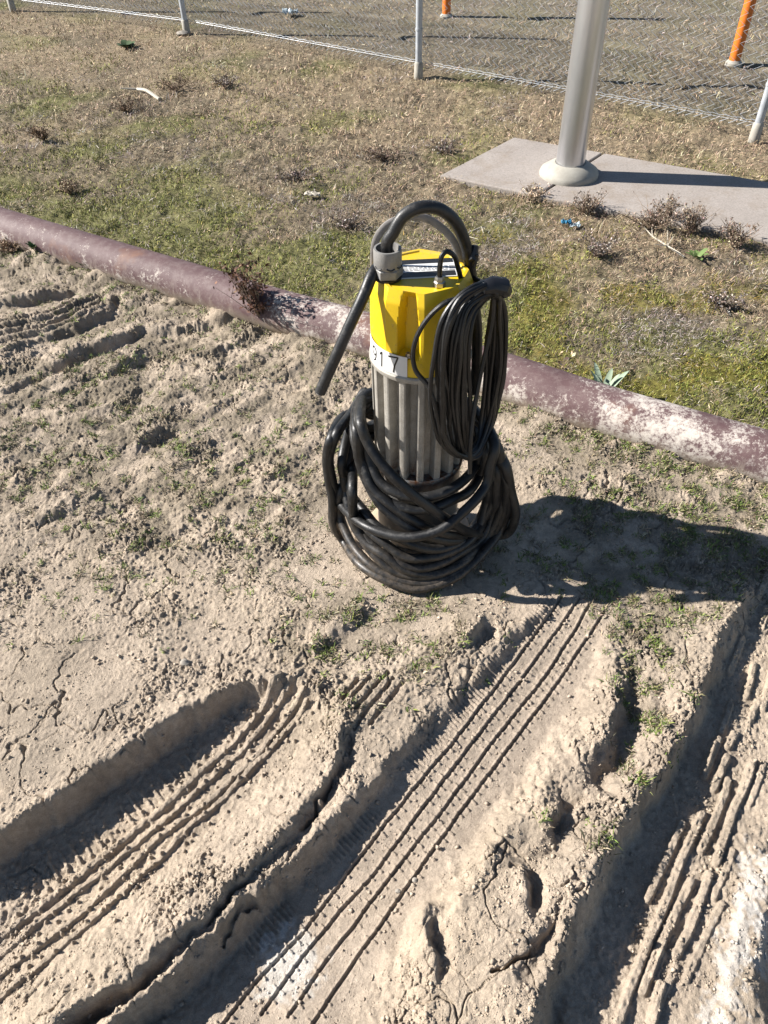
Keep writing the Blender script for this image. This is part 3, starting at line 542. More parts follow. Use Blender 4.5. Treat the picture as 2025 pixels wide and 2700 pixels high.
P = np.stack([P[..., 0] * ca[:, None] - P[..., 1] * sa[:, None], P[..., 0] * sa[:, None] + P[..., 1] * ca[:, None], P[..., 2] * .8], 2) * s[:, None, None]
P += np.stack([bx, by, hfun(bx, by) + s * .35], 1)[:, None]; F = (np.arange(n)[:, None, None] * 6 + FO[None]).reshape(-1, 3)
cr = soilcol(bx, by, 0) * RNG.uniform(.75, 1.1, (n, 1)); tag(fastmesh('soil_crumbs', P.reshape(-1, 3), F, np.repeat(cr, 6, 0), M['crumb']), 'small crumbs and clods of dried mud scattered over the bare ground', 'soil', kind='stuff')

# ------------------------------------------------------------------ concrete path
def prism(P, z0, z1, name, m, parent=None, bevel=0):
    b = MB(); n = len(P); b.add([(*p, z0) for p in P] + [(*p, z1) for p in P], [tuple(range(n)), tuple(range(n, 2 * n))[::-1]] + [(i, i + n, (i + 1) % n + n, (i + 1) % n) for i in range(n)]); return b.build(name, m, parent, False, bevel)
jt, jb = gp(1300, 340)[:2], gp(1160, 431)[:2]; dj = (slab[3] - slab[1]) / np.linalg.norm(slab[3] - slab[1]); gap = dj * .006
def onl(a, b, p, q):
    d = b - a; e = q - p; t = ((p[0] - a[0]) * e[1] - (p[1] - a[1]) * e[0]) / (d[0] * e[1] - d[1] * e[0]); return a + d * t
J1 = onl(slab[1], slab[3], jb, jt); J2 = onl(slab[0], slab[5], jb, jt); J2 = slab[5]
cp = bpy.data.objects.new('concrete_path', None); COL.objects.link(cp); cp.location = (*slab[5], 0); tag(cp, kind='structure')
prism([slab[0], slab[1], J1 - gap, J2 - gap], -.08, .022, 'slab', M['concrete'], cp, .006); prism([J2 + gap, J1 + gap, slab[3], slab[4]], -.08, .020, 'slab', M['concrete'], cp, .006)

# ------------------------------------------------------------------ light pole
bp = gp(1228, 378, .02); pl = empty('metal_pole', bp, 'tall round brushed metal pole on a cream cone collar standing on the concrete path', 'pole')
b = MB(); b.lathe([(.070, .045), (.0695, .5), (.066, 2), (.058, 6.0)], bp, 48); b.build('shaft', M['alu'], pl)
b = MB(); b.lathe([(.145, 0), (.146, .012), (.140, .028), (.092, .060), (.076, .064), (.0705, .060)], bp, 56, top=False); b.build('base_cover', M['cover'], pl, angle=50)

# ------------------------------------------------------------------ chain link fence
fz = [float(hfun(np.array([p[0]]), np.array([p[1]]))[0]) for p in FEN]
fn = empty('chain_link_fence', (FEN[3][0], FEN[3][1], 0), 'galvanised chain link fence on slim round posts crossing the dry grass behind the pole', 'fence')
for i, p in enumerate(FEN):
    b = MB(); b.tube([(p[0], p[1], fz[i] - .1), (p[0], p[1], 1.85)], .021, 16); po = b.build('post', M['galv'], fn)
    b = MB(); b.lathe([(.021, -.05), (.030, -.03), (.028, .09), (.0215, .10)], (p[0], p[1], fz[i]), 16); b.build('post_sleeve', M['cover'], po)
    for zz_ in (.28, .75, 1.3): b = MB(); b.tube([(p[0], p[1], zz_), (p[0], p[1], zz_ + .012)], .0245, 14); b.build('tie_band', M['galv'], po)
b = MB(); b2 = MB()
for i in range(len(FEN) - 1):
    a_, c_ = FEN[i], FEN[i + 1]; L_ = np.linalg.norm(c_ - a_); u_ = (c_ - a_) / L_; nn = np.array([u_[1], -u_[0]]); o_ = nn * -.026
    P = [(*(a_ + o_ + (c_ - a_) * t), fz[i] * (1 - t) + fz[i + 1] * t + .085) for t in np.linspace(0, 1, 9)]; b2.tube(P, .0014, 5)
    P = [(p[0], p[1], p[2] + .012 + .003 * (-1)**k) for k, p in enumerate([(*(a_ + o_ + (c_ - a_) * t), fz[i] * (1 - t) + fz[i + 1] * t + .085) for t in np.linspace(0, 1, 60)])]; b2.tube(P, .0012, 4)
    nw = int(L_ / .048)
    for k in range(nw):
        zl = fz[i] + .06; P = []
        for q in range(66):
            s_ = (k + .5 + (.5 if q % 2 else -.5)) * .048 + (0.0 if k % 1 == 0 else 0); P.append((*(a_ + o_ + u_ * min(max(s_, 0), L_) + nn * (.0022 if q % 2 else -.0022)), zl + q * .027))
        b.tube(P, .0019, 3, cap=False)
b.build('chain_link', M['galv'], fn, smooth=False); b2.build('bottom_wire', M['galv'], fn)

# ------------------------------------------------------------------ orange marker posts
for (dx, dy, r, lab) in ((964, 38, .034, 'slim orange painted steel post beside the middle fence post at the top edge'), (1584, 140, .036, 'thick scuffed orange steel post behind the fence right of the metal pole')):
    p = gp(dx, dy); e = empty('orange_post', p, lab, 'post'); b = MB(); b.tube([(p[0], p[1], -.05), (p[0], p[1], 1.1)], r, 20); b.build('post_tube', M['orange'], e)
    b = MB(); b.lathe([(r * .98, 1.1), (r * .8, 1.12), (r * .3, 1.13)], (p[0], p[1], 0), 20); b.build('cap', M['orange'], e)
    b = MB(); b.lathe([(r * 1.6, -.03), (r * 1.5, .015), (r * 1.1, .03)], (p[0], p[1], 0), 20); b.build('footing', M['cover'], e)

# ------------------------------------------------------------------ pipe
P = spline(PIPE, .04); b = MB(); b.tube(P, .083, 48); pp = b.build('irrigation_pipe', M['pipe']); tag(pp, 'long purple brown pipe half sunk in soil, crusted with white salt towards its right end', 'pipe')

# ------------------------------------------------------------------ pump
ax, ay = AX; pump = empty('submersible_pump', (ax, ay, 0), 'upright submersible pump with bright yellow cap and ribbed grey motor standing wrapped in black cable', 'pump')
ZT, ZC = .790, .600
def capR(a, z):
    aa = (a + math.pi * 2) % (math.pi / 4) - math.pi / 8; fac = math.cos(math.pi / 8) / math.cos(aa); t = (z - ZC) / (ZT - ZC)
    up = max(0., min(1., (t - .12) / .25)); r = .109 * ((1 - up * .75) + up * .75 * (fac * 1.025)); r -= .004 * t
    if t > .86: r -= (t - .86) / .14 * .010
    for c_ in (-108, 12, 132):                                           # pockets that hold the cap screws (front one faces the viewer)
        d = abs(((math.degrees(a) - c_ + 180) % 360) - 180); hwd = 11.5 - 5 * max(0, (t - .55)) / .45
        if t > .24: dep = .030 * min(1., max(0., (hwd + 2.2 - d) / 2.6)) * min(1., (t - .24) / .02) * min(1., max(0., (1.0 - t) / .12)); r -= dep
    return r
b = MB(); zs = [ZC, ZC + .01, ZC + .03] + list(np.linspace(ZC + .042, ZT - .03, 16)) + list(np.linspace(ZT - .026, ZT, 8)); NA = 240; V = []; F = []
for z in zs:
    for k in range(NA): a = 2 * math.pi * k / NA; r = capR(a, z); V.append((ax + r * math.cos(a), ay + r * math.sin(a), z))
for i in range(len(zs) - 1):
    for k in range(NA): F.append((i * NA + k, i * NA + (k + 1) % NA, (i + 1) * NA + (k + 1) % NA, (i + 1) * NA + k))
base_i = (len(zs) - 1) * NA                                             # top: rim, then a slight step down to the plate seat
for j, (fr_, dz) in enumerate(((.93, .0), (.90, -.003), (.0, -.003))):
    if fr_ == 0: V.append((ax, ay, ZT + dz)); F += [(base_i + 2 * NA + k, base_i + 2 * NA + (k + 1) % NA, len(V) - 1) for k in range(NA)]
    else:
        for k in range(NA): a = 2 * math.pi * k / NA; r = capR(a, ZT) * fr_; V.append((ax + r * math.cos(a), ay + r * math.sin(a), ZT + dz))
        F += [(base_i + j * NA + k, base_i + j * NA + (k + 1) % NA, base_i + (j + 1) * NA + (k + 1) % NA, base_i + (j + 1) * NA + k) for k in range(NA)]
b.add(V, F); b.build('cap', M['yellow'], pump, angle=28)
for c_ in (-108, 12, 132):
    a = math.radians(c_); r = .100; c3 = (ax + r * math.cos(a), ay + r * math.sin(a), ZC + .046); b = MB(); b.lathe([(.0075, 0), (.0075, .002), (.0055, .0022), (.0055, .009), (.003, .0095), (.003, .007)], c3, 6); b.build('screw', M['screw'], pump)
# name plate on the top
tr = Matrix.Rotation(math.radians(3), 3, 'Z')
b = MB(); b.box((ax + .012, ay + .012, ZT - .0018), (.118, .078, .002), tr); npl = b.build('nameplate', M['white'], pump)
for i, (oy, hh, ww) in enumerate(((.029, .018, .112), (-.026, .020, .110))):
    b = MB(); b.box((ax + .012 - oy * .05, ay + .012 + oy, ZT - .0004), (ww, hh, .0008), tr); b.build('print_block', M['ink'], npl)
random.seed(5)
for r_ in range(4):
    b = MB(); xx = -.05
    while xx < .05: w_ = random.uniform(.003, .012); b.box((ax + .012 + xx + w_ / 2, ay + .017 - r_ * .0055 + .002, ZT - .0005), (w_, .0012, .0006)); xx += w_ + .003
    b.build('print_line', M['ink'], npl)
b = MB(); b.lathe([(.100, ZC - .014), (.1135, ZC - .013), (.1145, ZC - .010), (.1145, ZC - .003), (.112, ZC), (.09, ZC)], (ax, ay, 0), 96); b.build('collar', M['cast'], pump)
# number label wrapped round the lower left of the cap
def bent(P2, r, zc):                                                   # P2: (arc metres from front, height) -> wrapped on the cap foot
    return [(ax + r * math.cos(-math.pi / 2 + s / r), ay + r * math.sin(-math.pi / 2 + s / r), zc + h) for s, h in P2]
s0, s1 = -.165, -.034; V = []; n_ = 40
for rr in (.1092, .1110):
    for i in range(n_ + 1): s_ = s0 + (s1 - s0) * i / n_; V += bent([(s_, .0005), (s_, .050)], rr, ZC)
F = []; o2 = 2 * (n_ + 1)
for i in range(n_):
    q = 2 * i; F += [(o2 + q, o2 + q + 2, o2 + q + 3, o2 + q + 1), (q, q + 1, q + 3, q + 2), (q + 1, o2 + q + 1, o2 + q + 3, q + 3), (q, q + 2, o2 + q + 2, o2 + q)]
F += [(0, o2, o2 + 1, 1), (2 * n_, 2 * n_ + 1, o2 + 2 * n_ + 1, o2 + 2 * n_)]
b = MB(); b.add(V, F); lab = b.build('number_label', M['white'], pump)
def arc(cx, cy, rx, ry, a0, a1, n=22): return [(cx + rx * math.cos(math.radians(a0 + (a1 - a0) * i / n)), cy + ry * math.sin(math.radians(a0 + (a1 - a0) * i / n))) for i in range(n + 1)]
def dense(P, st=.0012):
    o = []
    for a_, b_ in zip(P[:-1], P[1:]):
        n = max(1, int(math.hypot(b_[0] - a_[0], b_[1] - a_[1]) / st)); o += [(a_[0] + (b_[0] - a_[0]) * i / n, a_[1] + (b_[1] - a_[1]) * i / n) for i in range(n)]
    return o + [P[-1]]
DIG = {'9': arc(0, .70, .24, .27, 0, 360) + [(.235, .60), (.20, .36), (.10, .12), (-.10, .0)], '1': [(-.16, .80), (.02, 1.0), (.02, 0.)], '7': [(-.30, .90), (.32, 1.0), (.05, .45), (-.08, 0.)]}
for ch, sc0, hgt, sl_ in (('9', -.129, .036, .0), ('1', -.101, .037, .05), ('7', -.063, .040, -.12)):
    P = dense([(sc0 + (px + py * sl_) * hgt, .0055 + py * hgt) for px, py in DIG[ch]]); L2 = []
    for i, p_ in enumerate(P):
        q0, q1 = P[max(i - 1, 0)], P[min(i + 1, len(P) - 1)]; dx_, dy_ = q1[0] - q0[0], q1[1] - q0[1]; l_ = math.hypot(dx_, dy_) + 1e-9; hw_ = .0019; L2 += [(p_[0] - dy_ / l_ * hw_, p_[1] + dx_ / l_ * hw_), (p_[0] + dy_ / l_ * hw_, p_[1] - dx_ / l_ * hw_)]
    b = MB(); b.add(bent(L2, .1114, ZC), [(2 * i, 2 * i + 1, 2 * i + 3, 2 * i + 2) for i in range(len(P) - 1)]); b.build('digit', M['ink'], lab, smooth=False)
# ribbed motor
b = MB(); b.lathe([(.084, .300), (.084, ZC - .014)], (ax, ay, 0), 72, top=False, bot=False)
b.build('motor_core', M['cast'], pump)
for k in range(16):
    a = math.radians(-91 + 22.5 * k); ca, sa = math.cos(a), math.sin(a); V = []; 
    for z, rt, hw_ in ((.300, .1075, .0084), (.318, .1085, .0080), (ZC - .03, .1105, .0074), (ZC - .0135, .1105, .0074)):
        for r, h_ in ((.082, -hw_ * 1.25), (rt - .0015, -hw_), (rt, -hw_ * .6), (rt, hw_ * .6), (rt - .0015, hw_), (.082, hw_ * 1.25)): V.append((ax + r * ca - h_ * sa, ay + r * sa + h_ * ca, z))
    F = [(6 * i + j, 6 * i + j + 1, 6 * (i + 1) + j + 1, 6 * (i + 1) + j) for i in range(3) for j in range(5)] + [(5, 4, 3, 2, 1, 0), (18, 19, 20, 21, 22, 23)]
    b = MB(); b.add(V, F); b.build('rib', M['cast'], pump, angle=25)
b = MB(); b.lathe([(.106, .05), (.106, .285), (.111, .289), (.111, .298), (.1085, .302), (.09, .302)], (ax, ay, 0), 80); b.build('lower_housing', M['steel'], pump)
b = MB(); b.lathe([(.145, .001), (.148, .004), (.148, .016), (.143, .02), (.12, .024), (.112, .052), (.10, .054)], (ax, ay, 0), 64); b.build('base_plate', M['base'], pump)
# cable gland: hex nut, cup, opening
gc = gp(838, 598, ZT); gx, gy = gc[0], gc[1]
b = MB(); b.lathe([(.0275, ZT - .002), (.0285, ZT), (.0285, ZT + .004), (.024, ZT + .005)], (gx, gy, 0), 40); b.build('gland_seat', M['ink'], pump)
b = MB(); b.lathe([(.027, ZT + .003), (.0310, ZT + .006), (.0310, ZT + .022), (.0275, ZT + .025)], (gx, gy, 0), 6); gn = b.build('gland_nut', M['gland'], pump, angle=20)
b = MB(); b.lathe([(.0265, ZT + .023), (.0285, ZT + .028), (.0285, ZT + .058), (.0275, ZT + .062), (.0235, ZT + .062), (.022, ZT + .044), (.012, ZT + .043)], (gx, gy, 0), 48); b.build('cable_gland', M['gland'], pump)
b = MB()
for a0 in (-150, -95, -50):                                            # worn raised marks round the cup
    P = [(gx + .0292 * math.cos(math.radians(a0 + q)), gy + .0292 * math.sin(math.radians(a0 + q)), ZT + .031 - .004 * math.sin(q * .09)) for q in range(0, 36, 4)]; b.tube(P, .0013, 5)
b.build('gland_mark', M['ink'], gn)
sg = gp(949, 615, ZT); b = MB(); b.lathe([(.0125, ZT - .002), (.0125, ZT + .007), (.010, ZT + .009), (.010, ZT + .014), (.0085, ZT + .018)], (sg[0], sg[1], 0), 6); b.build('small_gland', M['screw'], pump, angle=20)
# lifting handle: flat strap arching over the top
ya = ay + .035
Ph = [(ax - .098, ya, .72), (ax - .098, ya, .80), at(812, 520, ya), at(835, 487, ya), at(875, 470, ya), at(915, 470, ya), at(947, 487, ya), at(976, 515, ya), at(992, 555, ya), at(1000, 600, ya), (ax + .1, ya, .74)]
b = MB(); b.tube(spline(Ph, .008), .008, 10, flat=(.5, 1.)); b.build('lifting_handle', M['handle'], pump)

# ------------------------------------------------------------------ heavy power cable
def zz(x, y): return (671.8 + x * .2963, 819.3 + y * .2963)
S = [
 (.205, [(250,260),(150,420),(115,560),(130,720),(150,880),(170,1060),(240,1230),(350,1350),(480,1435),(620,1500),(760,1525),(900,1510),(1060,1440),(1240,1290),(1380,1100),(1450,850),(1400,600)]),
 (.185, [(330,300),(230,600),(250,760),(300,1000),(400,1190),(540,1290),(700,1390),(850,1420),(1000,1390),(1150,1290),(1290,1150),(1350,900),(1330,650)]),
 (.178, [(300,420),(240,700),(290,900),(360,1100),(470,1230),(600,1310),(760,1370),(930,1350),(1080,1280),(1230,1170),(1320,1000),(1330,700)]),
 (.172, [(320,460),(270,720),(330,930),(420,1100),(540,1200),(700,1290),(850,1300),(1000,1260),(1150,1180),(1270,1000),(1310,700)]),
 (.165, [(330,450),(250,680),(290,820),(380,960),(500,1080),(640,1160),(780,1215),(920,1235),(1080,1200),(1200,1110),(1280,900),(1290,650)]),
 (.150, [(350,300),(380,600),(470,820),(600,900),(750,950),(900,935),(1040,890),(1140,830),(1230,700),(1270,520)]),
 (.140, [(370,330),(430,600),(520,760),(640,830),(760,860),(880,850),(1000,810),(1120,735),(1200,620),(1240,480)]),
 (.195, [(330,500),(215,800),(215,1000),(300,1200),(430,1350),(600,1445),(780,1485),(950,1465),(1120,1370),(1280,1200),(1400,960),(1400,700)]),
 (.188, [(360,500),(300,800),(330,1080),(460,1280),(620,1400),(800,1440),(960,1410),(1120,1330),(1260,1180),(1400,900),(1380,600),(1350,480)]),
 (.158, [(345,230),(320,420),(370,620),(450,790),(560,900),(700,1000),(850,1080),(1000,1130),(1130,1130),(1230,1000),(1290,800),(1300,560)]),
 (.163, [(330,200),(325,380),(350,600),(400,760),(500,910),(640,1030),(780,1110),(930,1170),(1080,1180),(1200,1100),(1320,900),(1350,640)]),
 (.166, [(375,150),(360,330),(400,450),(500,600),(620,730),(760,850),(900,950),(1020,1040),(1150,1120),(1300,1180),(1420,1130),(1490,1000),(1460,800),(1400,600)]),
 (.192, [(395,90),(300,230),(190,400),(140,560),(150,720),(200,880),(300,1000),(420,1080),(560,1130),(700,1150),(850,1130),(960,1080),(1090,990),(1180,900),(1270,770),(1310,620),(1340,480)]),
]
path = []
# from the gland: up, over the arch and down the right of the handle, then into the heap
path += [np.array([gx, gy, ZT + .03]), np.array([gx, gy, ZT + .075]), at(848, 505, gy + .0), at(870, 468, gy + .005), at(905, 449, gy + .01), at(945, 450, gy + .02), at(980, 475, gy + .03), at(1003, 520, gy + .04), at(1014, 570, gy + .045), at(1020, 620, gy + .05), np.array([ax + .128, ay + .03, .62]), np.array([ax + .132, ay + .05, .45])]
for i, (r, L_) in enumerate(S):
    i0 = min(range(len(L_)), key=lambda k: L_[k][0]); i1 = max(range(len(L_)), key=lambda k: L_[k][0])
    pts = [cyl(*zz(*q), r, k < i0 or k > i1) for k, q in enumerate(L_)]; pts = [np.array([p[0], p[1], max(p[2], .0135 + .002 * i)]) for p in pts]
    pts = [p + RNG.normal(0, .0015, 3) for p in pts]
    if i: pass
    if len(path) > 12 or i == 0:                                       # round the back of the pump, from the right side to the left side
        a, c_ = path[-1], pts[0]; rb = .150 + .008 * (i % 4)
        for t in (.2, .4, .6, .8):
            an = math.pi * t + .0; zz_ = a[2] * (1 - t) + c_[2] * t; zz_ += .015 * math.sin(i * 1.7 + t * 4)
            path.append(np.array([ax + rb * math.cos(an), ay + rb * math.sin(an), max(zz_, .03)]))
    path += pts
# tail: up behind the pump, out past the gland at the left, and hanging free
a = path[-1]
for t in (.2, .45, .65): an = math.pi * t; path.append(np.array([ax + .145 * math.cos(an), ay + .145 * math.sin(an), a[2] * (1 - t) + .42 * t]))
path += [np.array([ax - .06, ay + .14, .58]), np.array([ax - .07, ay + .115, .70]), np.array([ax - .082, ay + .06, .785]), at(822, 572, ay - .005), at(806, 590, ay - .03), at(785, 640, ay - .06), at(757, 700, ay - .08), at(728, 765, ay - .095), at(703, 820, ay - .105), at(691, 848, ay - .11)]
sp = spline(path, .009); pc = empty('power_cable', (ax, ay - .2, 0), 'thick black power cable heaped in loops round the pump base, one cut end hanging free', 'cable')
b = MB(); b.tube(sp, .0124, 14); b.build('cable_jacket', M['cable'], pc)
e0, e1 = sp[-1], sp[-1] + (sp[-1] - sp[-3]) / np.linalg.norm(sp[-1] - sp[-3]) * .003; b = MB(); b.tube([e0, e1], .0085, 12); b.build('cut_end', M['handle'], pc)

# ------------------------------------------------------------------ thin control cable, coiled and hung on the right of the pump
RG = np.random.default_rng(5); W = []
W += [np.array([sg[0], sg[1], ZT + .012]), np.array([sg[0], sg[1], ZT + .04]), at(955, 552, sg[1]), at(965, 543, sg[1] + .005), at(980, 552, sg[1] + .01), at(990, 580, sg[1] + .02), at(1000, 620, sg[1] + .03)]
Yf, Yb = ay - .15, ay - .05; T = at(1070, 622, ay - .07); NL = 15
def J(s=2.5): return RG.normal(0, s)
W += [at(1010, 640, ay - .10), at(960, 655, ay - .12), at(915, 700, ay - .125), at(893, 755, ay - .125), at(898, 800, ay - .128), at(925, 835, ay - .14), at(945, 900, Yf), at(960, 965, Yf + .01), at(1000, 985, Yf + .03), at(1045, 930, Yb), at(1080, 800, Yb), at(1078, 690, Yb)]
order = list(RG.permutation(NL))
for q in order:
    u = q / (NL - 1.); dY = RG.uniform(-.012, .018) + .035 * u; bt = RG.uniform(0, 1); rr = RG.uniform(0, 1); rt = rr * 42
    W += [at(1064 + 8 * u + J(2), 612 + 24 * u + J(2), ay - .07 - .02 * u + J(.003)),
          at(1030 + 20 * u + J(1.5), 614 + 32 * u + J(1.5), Yf + .045 + dY), at(985 + 40 * u + J(2), 642 + 34 * u + J(2), Yf + .025 + dY), at(955 + 58 * u + J(3), 695 + 28 * u + J(4), Yf + .008 + dY), at(938 + 72 * u + J(4), 775 + J(6), Yf + dY), at(933 + 80 * u + J(5), 865 + J(8), Yf + dY),
          at(945 + 68 * u + J(4), 940 + J(6), Yf + dY), at(975 + 45 * u + J(3), 983 + 8 * bt - 10 * (1 - u), Yf + .012 + dY), at(1020 + 15 * u + J(), 972 + 18 * bt, Yf + .04 + dY * .5),
          at(1064 - rt * .5 + J(), 915 + J(6), Yb + dY * .5), at(1088 - rt + J(), 830 + J(6), Yb + .01 + dY * .5), at(1095 - rt + J(), 740 + J(6), Yb + .01 + dY * .5), at(1088 - rt * .6 + J(1), 665 + J(3), Yb + dY * .3)]
W += [T, at(1062, 700, Yb - .02), at(1040, 800, Yf + .06), at(1022, 900, Yf + .03), at(1016, 960, Yf + .01), at(1015, 1022, Yf + .004)]
for i in range(7, len(W)):                                              # keep the strands outside the pump body
    d = W[i][:2] - AX; rr = np.linalg.norm(d)
    if rr < .118: W[i] = np.array([*(AX + d / rr * .119), W[i][2]])
cc = empty('control_cable', (T[0], T[1], T[2]), 'thin black cable coiled in a long hanging bundle on the right of the yellow cap', 'cable')
b = MB(); b.tube(spline(W, .005), .0052, 8); b.build('coil', M['wire'], cc)
b = MB(); rnd = RG
b.tube([T + np.array([-.028, -.018, .012]), T + np.array([-.01, -.014, .014]), T + np.array([.012, -.006, .006]), T + np.array([.022, .008, -.012])], [.014, .018, .019, .015], 10); b.build('tape_wrap', M['tape'], cc)
Q = at(1017, 552, gy + .045); tk = MB(); tk.tube([Q + np.array([-.01, 0, -.012]), Q + np.array([.004, -.006, .0]), Q + np.array([.008, .0, .022])], [.008, .013, .007], 8)
tk.tube([Q + np.array([.006, -.01, -.02]), Q + np.array([.010, -.011, .008])], .0055, 6); tk.tube([Q + np.array([.004, .012, .006]), at(1019, 600, gy + .05), T], .006, 8); tk.build('tie_knot', M['tape'], cc)

# ------------------------------------------------------------------ weeds, litter and stones
def weed(name, loc, hgt, spread, nst, pal, label, cat, lean=(0, 0), leafs=14, ls=.008, group=None, seed=1, stemc=None):
    rg = random.Random(seed); z0 = float(hfun(np.array([loc[0]]), np.array([loc[1]]))[0]); e = empty(name, (loc[0], loc[1], z0), label, cat, group); b = MB(); V = []; F = []
    for s_ in range(nst):
        a = rg.uniform(0, 6.28); r = spread * rg.uniform(.2, 1); h_ = hgt * rg.uniform(.5, 1); tip = np.array([math.cos(a) * r + lean[0], math.sin(a) * r + lean[1], h_])
        P = [np.array([loc[0], loc[1], z0 - .004]) + np.array([tip[0] * t**1.3, tip[1] * t**1.3, tip[2] * t]) + np.array([rg.gauss(0, .004), rg.gauss(0, .004), 0]) * (t > 0) for t in (0, .25, .5, .75, 1)]
        b.tube(P, [.0018, .0016, .0013, .001, .0006], 4)
        for br in range(3):
            k = rg.choice((1, 2, 3)); a2 = rg.uniform(0, 6.28); l2 = hgt * .28; b.tube([P[k], P[k] + np.array([math.cos(a2) * l2 * .6, math.sin(a2) * l2 * .6, l2 * .7])], [.001, .0005], 3)
            for _ in range(leafs // 3): P.append(P[k] + np.array([math.cos(a2) * l2 * .6, math.sin(a2) * l2 * .6, l2 * .7]) * rg.uniform(.3, 1))
        for _ in range(leafs):
            t = rg.uniform(.15, 1); c_ = P[rg.randrange(1, len(P))] + np.array([rg.gauss(0, ls * .8) for _ in range(3)]); d1 = np.array([rg.gauss(0, 1) for _ in range(3)]); d1 /= np.linalg.norm(d1); d2 = np.cross(d1, [rg.gauss(0, 1) for _ in range(3)]); d2 /= np.linalg.norm(d2) + 1e-9; s0 = ls * rg.uniform(.5, 1.2)
            o = len(V); V += [c_ - d1 * s0, c_ + d2 * s0 * .5, c_ + d1 * s0, c_ - d2 * s0 * .5]; F += [(o, o + 1, o + 2), (o, o + 2, o + 3)]
    st = b.build('stem', STEM, e); V = np.array(V); cl = np.repeat(pick(pal, len(V) // 4), 4, 0); lf = fastmesh('foliage', V, np.array(F), cl, M['veg']); lf.parent = e; lf.matrix_parent_inverse = Matrix.Translation(-e.location); return e
STEM = mat('stem', (.25, .18, .12), .8)
BRN = [(.13, .065, .04), (.18, .09, .055), (.075, .042, .03), (.25, .14, .09)]
RED = [(.32, .23, .17), (.24, .17, .12), (.46, .37, .28), (.16, .11, .08)]
p = gp(572, 712); weed('dead_weed', (p[0], p[1]), .30, .085, 18, BRN, 'upright dark brown dead weed with crisp seed clumps in front of the pipe', 'weed', (-.07, -.02), 36, .0105, seed=3)
p = gp(1262, 800, .0); p[1] += .04
# pale rosette behind the pipe
def rosette(loc, n, L_, wd_, colr, label, name='leafy_plant', seed=1, rise=(.2, 1.1)):
    rg = random.Random(seed); z0 = float(hfun(np.array([loc[0]]), np.array([loc[1]]))[0]); e = empty(name, (loc[0], loc[1], z0), label, 'plant')
    m_ = mat('leaf_' + str(seed), colr, .8)
    for k in range(n):
        a = 6.283 * k / n + rg.uniform(-.3, .3); el = rg.uniform(*rise); l_ = L_ * rg.uniform(.7, 1.1); V = []; F = []
        for i in range(7):
            t = i / 6.; w_ = wd_ * math.sin(math.pi * min(1, .12 + t * .88))**.8 * (1 if t < .99 else .05); r = l_ * t * math.cos(el) * (1 - .1 * t); z_ = l_ * math.sin(el) * (t - .35 * t * t) + .003
            for s_, dz in ((-1, .004), (0, 0), (1, .004)): V.append((loc[0] + math.cos(a) * r - math.sin(a) * w_ * s_, loc[1] + math.sin(a) * r + math.cos(a) * w_ * s_, z0 + z_ + dz * math.sin(math.pi * t)))
        for i in range(6):
            for j in range(2): F.append((3 * i + j, 3 * i + j + 1, 3 * i + j + 4, 3 * i + j + 3))
        b = MB(); b.add(V, F); b.build('leaf', m_, e)
    return e
py_ = lambda x: float(pipe_y(np.array([x]))[0])
xr = gp(1268, 790)[0]; rosette((xr, py_(xr) + .125), 15, .165, .011, (.30, .38, .27), 'pale silvery green woolly leaved plant growing tight behind the pipe', seed=21, rise=(.8, 1.35))
xr = gp(1190, 770)[0]; weed('dry_weed', (xr, py_(xr) + .115), .18, .06, 8, TAN, 'small curled tan dead plant leaning over the pipe beside the pale leafy plant', 'weed', (0, 0), 8, .010, seed=8)
p = gp(275, 104); rosette((p[0], p[1]), 12, .11, .028, (.06, .11, .035), 'dark green leafy rosette alone in the tan grass near the left fence posts', seed=22, rise=(.15, .7))
p = gp(1506, 560); rosette((p[0], p[1]), 8, .07, .012, (.13, .20, .05), 'small bright green leafy plant near the right edge between path and pipe', seed=23, rise=(.4, 1.0))
p = gp(88, 552); rosette((p[0], p[1] - .05), 9, .05, .006, (.10, .17, .05), 'small green grassy sprout in front of the left end of the pipe', seed=24, rise=(.7, 1.3))
p = gp(190, 588); rosette((p[0], p[1]), 14, .06, .007, (.07, .16, .06), 'blue green grass clump in front of the pipe at the left', seed=25, rise=(.6, 1.3))
